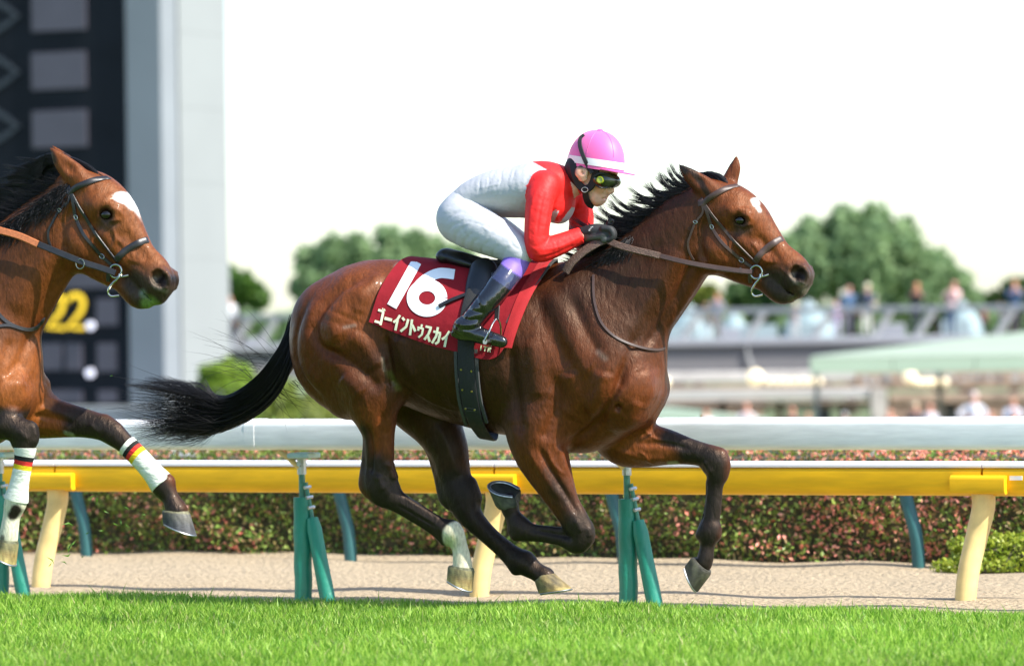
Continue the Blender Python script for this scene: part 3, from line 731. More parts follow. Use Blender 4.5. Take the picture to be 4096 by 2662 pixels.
def build_horse1():
    S = horse_sdf(fr1, ident, ident, neck1, [legA, legB, legC, legD])
    ear_sdf(S, ident, [(2862,778,52,44,.8),(2812,742,62,40,.62),(2765,706,70,30,.55),(2738,680,74,17,.55),(2717,660,76,5,.6)],
            [(2800,722,92,24,.6),(2765,696,98,18,.6),(2735,672,98,8,.6)])
    ear_sdf(S, ident, [(2905,760,-42,40,.8),(2924,712,-48,31,.7),(2938,674,-50,25,.6),(2944,645,-52,14,.6),(2945,622,-52,4,.6)],
            [(2935,705,-20,14,.6),(2944,670,-24,12,.6),(2948,645,-28,6,.6)])
    S.grid(.0066)
    v, f = S.mesh(); v = smooth_mesh(v, f, 2, .4); n = vnormals(v, f)
    near = (20, 400); far = (-400, -20)
    st = [
     # thigh and croup muscles
     ([(1470,1110),(1390,1150),(1320,1230),(1290,1310),(1320,1390),(1420,1430)], -18.8, 22, None),
     ([(1500,1150),(1420,1200),(1370,1290),(1400,1370)], 14.5, 40, None),
     ([(1245,1200),(1205,1300),(1190,1400),(1215,1500),(1290,1590)], -13.0, 15, None),
     ([(1300,1200),(1245,1330),(1240,1450),(1300,1560)], 14.5, 38, None),
     ([(1330,1395),(1420,1440),(1500,1500),(1545,1560)], -11.6, 24, None),
     ([(1400,1500),(1480,1580)], 13.0, 40, None),
     ([(1440,1330),(1500,1400),(1545,1470)], 13.0, 32, None),
     ([(1568,1338),(1586,1467),(1592,1545)], -14.5, 14, None),
     ([(1620,1340),(1640,1430),(1680,1520)], 11.6, 26, None),
     ([(1520,1090),(1490,1180),(1460,1260)], 11.6, 30, None),
     # ribs, flank, belly
     ([(1700,1480),(1760,1600),(1840,1690)], -5.8, 30, None),
     # shoulder
     ([(2200,1160),(2265,1270),(2340,1420),(2385,1500)], 10.2, 34, None),
     ([(2150,1200),(2205,1300),(2260,1400),(2290,1470)], -8.7, 30, None),
     ([(2290,1190),(2350,1300),(2420,1420)], -10.2, 24, None),
     ([(2070,1380),(2075,1500),(2090,1620),(2110,1740)], -17.4, 26, None),
     ([(2150,1350),(2170,1480),(2180,1600)], 13.0, 36, None),
     ([(2240,1500),(2250,1600),(2220,1700),(2190,1760)], -13.0, 20, None),
     ([(2300,1480),(2320,1580),(2290,1680)], 14.5, 36, None),
     ([(2510,1450),(2480,1560),(2430,1640),(2350,1720),(2270,1775)], -20.3, 17, None),
     ([(2540,1330),(2520,1450),(2500,1560)], -11.6, 18, None),
     ([(2440,1480),(2420,1570),(2360,1660)], 15.9, 34, None),
     ([(2560,1600),(2520,1680),(2440,1740)], 13.0, 26, None),
     ([(2475,1625),(2490,1640)], -23.2, 14, None),
     ([(2580,1480),(2600,1560),(2580,1640)], 8.7, 26, None),
     # neck
     ([(2760,1020),(2690,1160),(2620,1290),(2570,1390)], -13.0, 17, None),
     ([(2700,1000),(2640,1110),(2560,1240),(2480,1340)], 11.6, 40, None),
     ([(2640,960),(2540,1060),(2420,1160)], -5.8, 30, None),
     ([(2780,1060),(2720,1200),(2660,1330)], 8.7, 26, None),
     # head
     ([(2905,870),(2920,940),(2890,1010)], -3, 16, None),
     ([(2800,870),(2780,960),(2800,1050)], -9, 16, None),
     ([(2925,905),(2955,918),(2990,905)], -4, 8, None),
     ([(2930,838),(2965,838),(2992,860)], 4, 9, None), ([(2930,872),(2948,858),(2972,860),(2990,880)], 5, 6, None), ([(2932,890),(2955,904),(2985,894)], 3.5, 5, None),
     ([(3000,935),(3050,990),(3100,1040)], -6, 16, None),
     ([(2985,965),(3020,1000),(3050,1040)], 4, 10, None),
     ([(2915,900),(2880,840)], -4, 14, None),
     ([(3075,1000),(3120,1050),(3150,1075)], 3, 12, None),
     ([(3100,1080),(3070,1060),(3030,1060)], -3, 9, None),
     ([(3150,1060),(3165,1110),(3185,1140)], -3, 8, None),
     ([(3160,1092),(3172,1122),(3200,1136),(3228,1120)], 5, 6, None), ([(3165,1080),(3190,1064),(3220,1072)], 4, 6, None),
     ([(2975,960),(3012,1005),(3030,1040),(3070,1050)], 3.5, 5, None), ([(3012,960),(3025,1000)], 3, 5, None), ([(3060,1060),(3100,1075),(3130,1100)], 3, 5, None),
     ([(2350,1520),(2400,1440),(2440,1400)], 3, 6, None), ([(1620,1520),(1720,1600),(1820,1650)], 3, 7, None), ([(2180,1640),(2230,1560),(2250,1480)], 3, 6, None), ([(1480,1700),(1500,1640),(1490,1580)], 3, 5, None),
     ([(2590,1800),(2620,1815),(2632,1840),(2655,1850)], 4, 5, far), ([(2700,1760),(2640,1740),(2610,1700)], 3, 5, far), ([(2190,1800),(2205,1850),(2245,1900)], 3, 5, near),
     # near hind
     ([(1560,1660),(1560,1760),(1548,1850)], 7.5, 14, near), ([(1470,1700),(1478,1800),(1470,1900)], -13.5, 12, near),
     ([(1535,1850),(1560,1920)], 7.5, 10, near), ([(1500,1900),(1520,1965)], 7.5, 14, near), ([(1590,1990),(1740,2080)], 4.5, 8, near), ([(1570,2020),(1720,2110)], -4.5, 6, near),
     ([(1530,1640),(1520,1740),(1500,1830)], -9.0, 13, near),
     # far hind
     ([(1800,1700),(1840,1800),(1870,1900)], 6.0, 14, far),
     # near fore
     ([(2160,1790),(2200,1880),(2260,1990),(2300,2060)], -12.0, 12, near), ([(2220,1780),(2255,1870),(2300,1980)], 12.0, 14, near),
     ([(2120,1800),(2170,1900),(2230,2000)], 7.5, 16, near), ([(2290,2080),(2310,2130)], 6.0, 12, near), ([(2120,2125),(2260,2150)], -4.5, 6, near), ([(2335,2110),(2340,2150)], 6.0, 10, near),
     # far fore
     ([(2520,1800),(2620,1830),(2700,1830)], 6.0, 14, far), ([(2600,1770),(2700,1770),(2790,1790)], -7.5, 12, far),
     ([(2850,1840),(2880,1890)], 6.0, 12, far), ([(2850,1930),(2835,2080)], -6.0, 7, far),
    ]
    v = relief(v, n, fr1, st)
    # fine irregular muscle and vein relief
    pt = [
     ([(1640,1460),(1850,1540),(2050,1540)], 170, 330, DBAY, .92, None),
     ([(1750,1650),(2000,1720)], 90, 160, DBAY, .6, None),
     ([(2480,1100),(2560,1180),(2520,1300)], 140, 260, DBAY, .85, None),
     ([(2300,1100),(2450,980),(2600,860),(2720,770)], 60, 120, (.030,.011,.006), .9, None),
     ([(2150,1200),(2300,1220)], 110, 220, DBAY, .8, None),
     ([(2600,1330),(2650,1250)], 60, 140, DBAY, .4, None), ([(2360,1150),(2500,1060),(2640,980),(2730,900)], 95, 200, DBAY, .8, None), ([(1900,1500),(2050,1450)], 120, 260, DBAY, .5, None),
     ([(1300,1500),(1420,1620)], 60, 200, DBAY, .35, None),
     ([(1440,1150),(1400,1250),(1500,1280)], 70, 180, RBAY, .7, None),
     ([(2960,800),(3020,900),(3100,1000),(3160,1060)], 45, 90, RBAY, .6, None),
     ([(2900,930),(2880,1020)], 60, 120, RBAY, .35, None),
     ([(2540,1780),(2680,1790)], 60, 100, RBAY, .8, far),
     ([(1500,1650),(1530,1760)], 40, 80, RBAY, .5, near),
     # black points
     ([(1470,1720),(1462,1850),(1470,1940)], 26, 40, BLK, .9, near),
     ([(1515,1880),(1530,1965),(1600,2005),(1700,2065),(1800,2125)], 66, 70, BLK, 1, near),
     ([(1560,1980),(1700,2065),(1800,2125),(1850,2250)], 75, 20, BLK, 1, near),
     ([(1740,1690),(1700,1700)], 110, 120, DBAY, .8, far),  # far gaskin: its shading painted into the coat as dark brown
     ([(1800,1800),(1830,1960)], 84, 90, (.018,.010,.007), .9, far),
     ([(1840,1970),(1900,2080),(2040,2205),(2180,2300)], 95, 40, BLK, 1, far),
     ([(2240,1960),(2310,2080)], 50, 90, BLK, .75, near),
     ([(2325,2120),(2300,2170),(2180,2145),(2080,2110),(2040,2020)], 82, 70, BLK, 1, near),
     ([(2200,1880),(2270,2000)], 16, 40, BLK, .6, near),
     ([(2690,1745),(2780,1790),(2860,1835)], 34, 40, BLK, 1, far),
     ([(2790,1810),(2865,1850),(2862,1960),(2845,2090),(2820,2250)], 66, 60, BLK, 1, far),
     ([(2600,1866),(2790,1850)], 14, 26, DBAY, .7, far),
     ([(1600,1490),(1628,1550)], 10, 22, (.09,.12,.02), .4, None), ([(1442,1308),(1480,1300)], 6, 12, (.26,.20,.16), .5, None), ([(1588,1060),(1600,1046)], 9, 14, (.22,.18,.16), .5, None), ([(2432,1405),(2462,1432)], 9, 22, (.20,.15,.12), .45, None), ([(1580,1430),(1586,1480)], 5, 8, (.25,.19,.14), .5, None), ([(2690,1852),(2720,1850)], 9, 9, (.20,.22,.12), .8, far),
     # sock
     ([(1830,2146),(1846,2200),(1850,2270)], 64, 14, (.56,.52,.37), 1, near),
     ([(1800,2165)], 26, 34, (.30,.36,.12), .6, near),
     # head marks
     ([(3190,1120),(3200,1160)], 66, 70, MUZ, .95, None),
     ([(3090,1130),(3140,1190)], 56, 60, (.022,.016,.012), 1, None),
     ([(3160,1098),(3175,1128),(3205,1138)], 9, 10, (.11,.095,.075), .8, None), ([(3198,1100)], 27, 10, (.004,.003,.003), 1, None), ([(3215,1165)], 24, 30, (.13,.12,.085), .7, None),
     ([(3060,1100),(3110,1120)], 22, 40, MUZ, .8, None),
     ([(2958,884)], 31, 34, (.016,.010,.008), .85, None),
     ([(2950,925),(2985,915)], 22, 30, MUZ, .6, None),
     ([(2986,798),(2996,814)], 11, 6, (.50,.48,.46), 1, (-20, 400)), ([(2996,812),(3012,842)], 6, 6, (.50,.48,.46), 1, (-20, 400)),
     ([(2720,664),(2740,680)], 20, 20, BLK, 1, None), ([(2740,668),(2790,735),(2815,775)], 12, 10, BLK, .9, (70, 400)),
     ([(2945,622),(2944,645)], 18, 16, BLK, .9, far),
     ([(3160,1200)], 22, 26, (.10,.09,.04), .5, None),
    ]
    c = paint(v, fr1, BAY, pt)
    # chapped green stain where grass juice has run along the flank fold
    root = empty('bay_racehorse', tuple(fr1.o), -fr1.psi)
    tag(root, 'bay horse galloping with number 16 cloth, black tail and one white hind sock', 'horse')
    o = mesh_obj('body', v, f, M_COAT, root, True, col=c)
    for s in (1, -1):
        p = fr1.P(2958, 881, 0); p[1] = 0
        q = S.onsurf(2958, 881) if s > 0 else None
        y = (-.0825 if q is None else q[1])
        add_eye(root, fr1.P(2958, 881, 78)[0] if s > 0 else fr1.P(2958, 881, 78)[0], -s*.0815, fr1.P(2958, 881, 78)[2], .021)
    g = [np.array(x) for x in ((.14,.12,.06), (.20,.15,.06), (.13,.10,.045), (.26,.19,.06), (.10,.09,.05))]
    gy = [np.array(x) for x in ((.10,.10,.05), (.16,.14,.06), (.24,.17,.06), (.36,.28,.10), (.08,.08,.05))]
    gd = [np.array(x) for x in ((.045,.042,.028), (.06,.058,.034), (.05,.048,.028), (.04,.038,.025), (.03,.03,.02))]
    hoof(fr1, root, (1793,2262), (1897,2280), (1790,2314), (1886,2362), 108, 45, 52, M_HOOF, M_SHOE, gy)
    hoof(fr1, root, (2142,2326), (2206,2282), (2156,2372), (2286,2352), -108, 44, 54, M_HOOF, M_SHOE, g)
    hoof(fr1, root, (2082,2012), (1984,2018), (2080,1978), (1954,1938), 104, 44, 53, M_HOOF, M_SHOE, gd, tilt=-.45)
    hoof(fr1, root, (2768,2222), (2842,2298), (2744,2256), (2790,2366), -110, 44, 52, M_HOOF, M_SHOE, gd)
    return root, S
def add_eye(root, x, y, z, r=.021):
    n, m = 16, 12; v = []; f = []
    for i in range(m+1):
        for k in range(n):
            a, b = math.pi*i/m, 2*math.pi*k/n
            v.append((x + r*1.12*math.sin(a)*math.cos(b), y + r*.8*math.cos(a), z + r*.9*math.sin(a)*math.sin(b)))
    for i in range(m):
        for k in range(n): j = (k+1) % n; f.append((i*n+k, i*n+j, i*n+n+j, i*n+n+k))
    return mesh_obj('eye', v, f, M_EYE, root, True)
horse1, S1 = build_horse1()
# ------------------------------------------------------------------ second horse entering on the left
fr2 = Frame(tuple(-1.5*fr1.ey), rad(18))
T2b = lambda q: (q[0] - 2505, q[1] + 20, *q[2:])
T2h = sim((2958,880), (3196,1098), (423,857), (640,1119))
neck2 = [(-130,1330,0,290,.60),(-58,1238,0,246,.56),(32,1136,0,210,.53),(116,1036,0,186,.52),(215,928,0,160,.54),(300,850,0,130,.60)]
leg2N = dict(pts=[(-340,1690,135,118,.8),(-260,1735,140,96,.8),(-160,1710,138,74,.8),(-60,1702,136,58,.8),(30,1706,134,50,.85),(92,1732,132,50,.88),(100,1790,130,41,.88),(93,1850,128,33,.85),(78,1930,126,34,.85),(64,2002,124,44,.92),(48,2060,122,34,.95),(38,2118,121,35,1.0),(34,2150,120,37,1.0)])
leg2F = dict(pts=[(-60,1600,-110,120,.8),(50,1648,-125,98,.8),(150,1662,-128,88,.78),(240,1675,-128,72,.78),(330,1690,-126,57,.8),(405,1708,-124,50,.85),(455,1736,-122,46,.85),(505,1778,-120,38,.85),(560,1832,-118,36,.85),(612,1890,-116,38,.85),(650,1938,-114,45,.9),(680,1988,-112,34,.95),(702,2030,-111,40,1.0),(708,2042,-110,42,1.0)])
def shift(leg): return dict(pts=[T2b(q) for q in leg['pts']], extra=[[T2b(q) for q in e] for e in leg.get('extra', [])])
leg2N['extra'] = [[(120,1712,133,30,.9),(128,1755,132,28,.9)], [(68,1770,131,24,.9)]*2]
leg2F['extra'] = [[(420,1690,-124,32,.9),(458,1716,-122,30,.9)], [(672,1925,-114,28,1.0)]*2, [(640,1962,-113,24,1.0)]*2]
def build_horse2():
    S = horse_sdf(fr2, T2b, T2h, neck2, [shift(legA), shift(legB), leg2N, leg2F])
    ear_sdf(S, T2h, [(2862,778,52,44,.8),(2812,742,62,42,.62),(2765,706,70,31,.55),(2738,680,74,17,.55),(2717,660,76,5,.6)],
            [(2800,722,92,24,.6),(2765,696,98,18,.6),(2735,672,98,8,.6)])
    ear_sdf(S, T2h, [(2890,770,-42,38,.8),(2830,735,-52,34,.62),(2780,700,-60,26,.55),(2745,672,-64,15,.55),(2722,652,-66,5,.6)],
            [(2810,715,-90,20,.6),(2770,690,-96,15,.6)])
    S.grid(.0072)
    v, f = S.mesh(); v = smooth_mesh(v, f, 2, .4); n = vnormals(v, f)
    near = (20, 400); far = (-400, -20); H = lambda a: [T2h(q) for q in a]; Bd = lambda a: [T2b(q) for q in a]
    v = relief(v, n, fr2, [
     (Bd([(2510,1450),(2480,1560),(2430,1640),(2350,1720)]), -14, 17, None), (Bd([(2560,1600),(2520,1680),(2440,1740)]), 10, 26, None), (Bd([(2540,1330),(2520,1450),(2500,1560)]), -10, 18, None), (Bd([(2580,1480),(2600,1560),(2580,1640)]), 6, 26, None),
     ([(230,1040),(170,1150),(110,1280),(70,1400)], -10, 18, None), ([(180,1010),(110,1120),(40,1250)], 8, 40, None), ([(90,1330),(60,1440),(30,1520)], -10, 16, None), ([(120,1380),(100,1480),(60,1560)], 8, 22, None),
     (H([(2905,870),(2920,940),(2890,1010)]), -3, 16, None), (H([(2800,870),(2780,960),(2800,1050)]), -9, 16, None), (H([(2925,905),(2955,918),(2990,905)]), -4, 8, None), (H([(2930,838),(2965,838),(2992,860)]), 4, 9, None), (H([(2930,872),(2948,858),(2972,860),(2990,880)]), 5, 6, None), (H([(2932,890),(2955,904),(2985,894)]), 3.5, 5, None),
     (H([(3000,935),(3050,990),(3100,1040)]), -6, 16, None), (H([(2985,965),(3020,1000),(3050,1040)]), 4, 10, None), (H([(2960,930),(2985,990)]), 4, 8, None), (H([(3150,1060),(3165,1110),(3185,1140)]), -3, 8, None), (H([(3160,1092),(3172,1122),(3200,1136),(3228,1120)]), 5, 6, None), (H([(3165,1080),(3190,1064),(3220,1072)]), 4, 6, None), (H([(2975,960),(3012,1005),(3030,1040),(3070,1050)]), 3.5, 5, None), (H([(2965,925),(2975,985),(2965,1020)]), 3.5, 5, None), (H([(2915,840),(2940,800)]), 4, 10, None), (H([(3100,1080),(3070,1060),(3030,1060)]), -3, 9, None),
     ([(130,1640),(250,1665),(350,1690)], -7, 11, far), ([(160,1690),(260,1710),(340,1720)], 5, 13, far), ([(150,1600),(240,1630),(330,1655)], 6, 12, far), ([(60,1720),(90,1760)], 4, 10, near), ([(110,1700),(120,1750)], 4, 10, near), ([(410,1690),(450,1730)], 4, 10, far)])
    GAN = [(98,1822),(62,2008)]; 
    c = paint(v, fr2, (.132, .0355, .0082), [
     ([(20,960),(150,860)], 70, 160, DBAY, .7, None), ([(0,1080),(120,1000)], 70, 200, DBAY, .4, None), ([(0,1150),(40,1300)], 90, 220, DBAY, .45, None), ([(80,1450),(60,1550)], 60, 120, (.23, .066, .014), .8, None),
     ([(150,1640),(260,1670)], 60, 100, (.23, .066, .014), .8, far),
     (H([(2960,800),(3020,900),(3100,1000),(3160,1060)]), 50, 90, (.175, .056, .017), .6, None),
     (H([(3190,1120),(3200,1160)]), 66, 80, MUZ, .95, None), (H([(3160,1098),(3175,1128),(3205,1138)]), 9, 10, (.11,.095,.075), .8, None), (H([(3198,1100)]), 27, 10, (.004,.003,.003), 1, None), (H([(3090,1130),(3140,1190)]), 60, 60, (.022, .016, .012), 1, None), (H([(3150,1200)]), 34, 30, (.16, .26, .06), .7, None), (H([(3125,1160)]), 16, 22, (.16, .20, .15), .8, None),
     (H([(2958,884)]), 32, 34, (.016, .010, .008), .85, None), (H([(2950,925),(2985,915)]), 22, 30, MUZ, .6, None),
     ([(464,784),(486,796)], 18, 7, (.56, .54, .52), 1, None), ([(486,796),(508,826)], 11, 7, (.56, .54, .52), 1, None), ([(505,820),(530,860),(548,898)], 5, 7, (.62, .58, .55), .9, None), ([(585,942),(612,985),(632,1022)], 5, 8, (.60, .55, .52), .8, None),
     ([(203,616),(215,640)], 16, 18, BLK, .9, None),
     ([(-200,1720),(-60,1702),(40,1706)], 66, 60, BLK, 1, near), ([(-20,1700),(98,1735),(100,1800),(93,1860),(64,2000)], 76, 30, BLK, 1, near), ([(50,2040),(36,2160)], 60, 14, (.60, .57, .42), 1, near), ([(66,2035),(50,2060)], 18, 10, BLK, 1, near), ([(10,2150)], 12, 8, BLK, .8, near),
     ([(260,1630),(330,1655),(400,1690)], 26, 30, BLK, .9, far), ([(350,1700),(450,1735),(560,1830),(700,2040)], 74, 60, BLK, 1, far), ([(290,1730),(310,1738)], 10, 10, (.25, .25, .20), .8, far),
    ])
    root = empty('bay_racehorse', tuple(fr2.o), -fr2.psi)
    tag(root, 'bay horse with white blaze and striped white leg bandages at the left edge', 'horse')
    mesh_obj('body', v, f, M_COAT, root, True, col=c)
    for s in (1, -1): p = fr2.P(423, 858, 80); add_eye(root, p[0], -s*.0850, p[2], .0222)
    gk = [np.array(x) for x in ((.14,.13,.07), (.09,.085,.07), (.06,.06,.06), (.05,.05,.055), (.10,.10,.05))]
    gy = [np.array(x) for x in ((.10,.10,.05), (.16,.14,.06), (.24,.17,.06), (.36,.28,.10), (.08,.08,.05))]
    hoof(fr2, root, (-8,2158), (72,2172), (-14,2214), (60,2258), 120, 42, 50, M_HOOF, M_SHOE, gy)
    hoof(fr2, root, (652,2042), (758,2052), (656,2086), (782,2138), -110, 46, 54, M_HOOF, M_SHOE, gk)
    def Tl(q): return (q[0] - 2505, q[1] + 20)
    for (a, b_, c_, d_, w) in (((1793,2262),(1897,2280),(1790,2314),(1886,2362),108), ((2142,2326),(2206,2282),(2156,2372),(2286,2352),-108)): hoof(fr2, root, Tl(a), Tl(b_), Tl(c_), Tl(d_), w, 45, 52, M_HOOF, M_SHOE, gk)
    return root, S
horse2, S2 = build_horse2()
# ------------------------------------------------------------------ hair, tack, rider
def strands(name, C, R, m, parent, nside=3):
    """C (n,m,3) curves, R (n,m) radii: one mesh of fine tapered hairs"""
    n, k = C.shape[:2]; t = np.gradient(C, axis=1); t /= np.linalg.norm(t, axis=2)[..., None] + 1e-9
    a = np.cross(t, np.array([.3, .8, .52])); a /= np.linalg.norm(a, axis=2)[..., None] + 1e-9; b = np.cross(t, a)
    v = np.stack([C + R[..., None]*(math.cos(2*math.pi*j/nside)*a + math.sin(2*math.pi*j/nside)*b) for j in range(nside)], 2)
    idx = np.arange(n*k*nside).reshape(n, k, nside); nx = np.roll(idx, -1, 2)
    f = np.stack([idx[:, :-1], nx[:, :-1], nx[:, 1:], idx[:, 1:]], -1).reshape(-1, 4)
    return mesh_obj(name, v.reshape(-1, 3), f, m, parent, True)
def spl(ctrl, k):
    """(n,c,3) control points -> (n,k,3) smooth curves"""
    n, c = ctrl.shape[:2]; p = np.concatenate([2*ctrl[:, :1]-ctrl[:, 1:2], ctrl, 2*ctrl[:, -1:]-ctrl[:, -2:-1]], 1)
    s = np.linspace(0, c-1-1e-6, k); i = s.astype(int); t = (s - i)[None, :, None]
    a, b, d, e = p[:, i], p[:, i+1], p[:, i+2], p[:, i+3]
    return .5*((2*b) + (-a+d)*t + (2*a-5*b+4*d-e)*t*t + (-a+3*b-3*d+e)*t**3)
def pxs(fr, A):
    """(n,c,3) of (u,v,w) -> local metres"""
    sh = A.shape; return np.array([fr.P(*q) for q in A.reshape(-1, 3)]).reshape(sh)
def taper(n, k, r0, jit=.3, tip=.15):
    return (r0*(1 + jit*rng.uniform(-1, 1, (n, 1)))) * np.interp(np.linspace(0, 1, k), [0, .6, 1], [1, .85, tip])[None]

def tail1():
    n = 2100; q = rng.uniform(-1, 1, n); q = np.sign(q)*np.abs(q)**.8; w = rng.normal(0, 24, n); e = rng.normal(0, 1, (n, 8))
    o = np.stack([.66*q, .75*q], 1)
    up = q < -.38
    cl = np.round((q + .03*e[:, 6])*9)/9; tu = 425 + 150*np.abs(np.sin(cl*37)) + 250*rng.uniform(0, 1, n)**1.3
    tv = np.where(up, 1510 + (q + 1)*70, 1640 + cl*118 + 30*e[:, 0])
    A = np.zeros((n, 7, 3))
    A[:, 0] = np.stack([1190 + 10*q + 6*e[:, 1], 1282 + 30*q, w*.5], 1)
    A[:, 1] = np.stack([1140 + 42*o[:, 0], 1425 + 48*o[:, 1], w], 1)
    A[:, 2] = np.stack([1078 + 58*o[:, 0], 1532 + 58*o[:, 1], w], 1)
    A[:, 3] = np.stack([990 + 62*o[:, 0], 1610 + 64*o[:, 1], w], 1)
    A[:, 4] = np.stack([880 + 0*q, 1656 + 68*q + 4*e[:, 2], w], 1)
    A[:, 5] = np.stack([(880 + tu)/2, np.where(up, 1545 + 75*(q + 1) , 1645 + cl*96 + 15*e[:, 3]), w*1.3], 1)
    A[:, 6] = np.stack([tu, tv + 10*np.sin(tu/37.), w*1.6], 1)
    A[:, 5, 1] += 8*np.sin(cl*40); C = spl(pxs(fr1, A), 30)
    ph = rng.uniform(0, 6, (n, 1)); s = np.linspace(0, 1, 30)[None]
    C[..., 2] += .006*np.sin(s*22 + cl[:, None]*30 + ph*.25) * s**2 * 1.6
    strands('tail', C, taper(n, 30, .0014, tip=.1), M_HAIR, horse1)
    # loose flying hairs
    m = 96; A = np.zeros((m, 4, 3)); e = rng.uniform(0, 1, (m, 6))
    for i in range(m):
        if i < 34:      # above the tail
            b0 = (1110 - 130*e[i, 0], 1395 + 150*e[i, 0]); L = 80 + 230*e[i, 1]; a = rad(188 + 55*e[i, 2]); bend = -70*e[i, 3]
        elif i < 66:   # below, near the thigh
            b0 = (1215 - 140*e[i, 0], 1500 + 70*e[i, 0]); L = 60 + 130*e[i, 1]; a = rad(20 + 60*e[i, 2]); bend = -50*(e[i, 3])
        else:           # tail end
            b0 = (800 - 150*e[i, 0], 1530 + 190*e[i, 2]); L = 150 + 180*e[i, 1]; a = rad(172 + 24*e[i, 3]); bend = 30*(e[i, 4] - .5)
        dx, dy = math.cos(a), math.sin(a)
        for k in range(4):
            t = k/3; A[i, k] = (b0[0] + dx*L*t - dy*bend*t*t*2, b0[1] + dy*L*t + dx*bend*t*t*2, 30*(e[i, 5] - .5))
    strands('loose_tail_hair', spl(pxs(fr1, A), 14), taper(m, 14, .0009), M_HAIR, horse1)
    T = Sdf(fr1); T.chain([(1200,1312,0,34),(1155,1425,0,42),(1090,1522,0,40),(1010,1598,0,34),(940,1640,0,20)], k=5); T.grid(.01)
    v, f = T.mesh(); mesh_obj('tail_core', smooth_mesh(v, f, 2), f, M_HAIR, horse1, True)
tail1()

def mane(fr, parent, T, crest, n_cl, spec, base_n=2600, side_n=700, side_rng=(.55, 1.0), lock=True, swirl=1.0, seed=3):
    cr = catmull(np.array([T(q) for q in crest], float), 12)
    sl = np.concatenate([[0], np.cumsum(np.linalg.norm(np.diff(cr, axis=0), axis=1))]); sl /= sl[-1]
    at = lambda s: np.stack([np.interp(s, sl, cr[:, 0]), np.interp(s, sl, cr[:, 1])], -1)
    r = np.random.default_rng(seed); out = []
    ang_T = math.degrees(math.atan2(*( (np.array(T((100, 0))) - np.array(T((0, 0))))[::-1] )))
    def grow(s, w, L, a0, a1, jit, m=6):
        """direction swings from a0 to a1 degrees (image sense, y down)"""
        n = len(s); A = np.zeros((n, m, 3)); p = at(s); A[:, 0, :2] = p; A[:, 0, 2] = w
        for k in range(1, m):
            t = (k - .5)/(m - 1); a = np.radians(a0*(1-t) + a1*t + ang_T); st = (L/(m-1))
            A[:, k, 0] = A[:, k-1, 0] + np.cos(a)*st + jit*r.normal(0, 1, n); A[:, k, 1] = A[:, k-1, 1] + np.sin(a)*st + jit*r.normal(0, 1, n)
            A[:, k, 2] = A[:, k-1, 2] + r.normal(0, 3, n)
        return A
    # clumped locks that stream back and curl upwards
    for c in range(n_cl):
        s0, L, a0, a1 = spec(c/(n_cl-1), r); k = int(14 + 24*r.uniform())
        s = np.clip(s0 + r.normal(0, .014, k), 0, 1); A = grow(s, r.normal(0, 10, k), L*r.uniform(.6, 1.05, k), np.full(k, a0) + r.normal(0, 5, k), np.full(k, a1) + r.normal(0, 14, k), 2.0)
        mid = A.mean(0, keepdims=True)
        wgt = np.array([0, .2, .5, .72, .8, .78])[None, :, None]; A = A*(1-wgt) + mid*wgt
        out.append(A)
    # short dense underlayer along the crest
    s = r.uniform(0, 1, base_n); out.append(grow(s, r.normal(4, 14, base_n), r.uniform(80, 165, base_n), r.uniform(140, 172, base_n), r.uniform(168, 212, base_n), 1.5))
    A = np.concatenate(out)
    strands('mane', spl(pxs(fr, A), 16), taper(len(A), 16, .0014, tip=.12), M_HAIR, parent)
    if side_n:
        s = r.uniform(*side_rng, side_n); w = r.uniform(10, 40, side_n)
        A = grow(s, w, r.uniform(70, 190, side_n), r.uniform(90, 150, side_n), r.uniform(100, 165, side_n), 2.0)
        for k in range(1, 6): A[:, k, 2] = w + (95 - w)*(1 - (1 - k/5)**2) + r.normal(0, 4, side_n)
        strands('side_mane', spl(pxs(fr, A), 14), taper(len(A), 14, .0015, tip=.15), M_HAIR, parent)
    if lock:
        n = 420; A = np.zeros((n, 5, 3)); e = r.uniform(0, 1, (n, 3)); q = r.normal(0, 1, n)
        pts = [(2908,738),(2880,708),(2835,695),(2790,702),(2740,735)]
        for k, p in enumerate(pts):
            for i in range(n):
                u, v = T((p[0] + 6*q[i], p[1] + (e[i, 0]*22 - 4) + 3*r.normal())); A[i, k] = (u, v, -30 + 62*e[i, 1] - 6*k)
        strands('forelock', spl(pxs(fr, A), 14), taper(n, 14, .0015), M_HAIR, parent)
crest1 = [(2895,734),(2828,730),(2764,764),(2692,816),(2612,874),(2522,942),(2432,1010),(2340,1062),(2250,1090)]
def spec1(t, r):
    # long wild locks behind the poll, lower ones sweep flatter
    s0 = .07 + .66*t + r.normal(0, .012)
    L = np.interp(t, [0, .25, .6, 1], [190, 250, 265, 215]) * r.uniform(.7, 1.2)
    return s0, L, r.uniform(146, 180), r.uniform(180, 250) if t > .35 else r.uniform(195, 275)
mane(fr1, horse1, ident, crest1, 46, spec1)

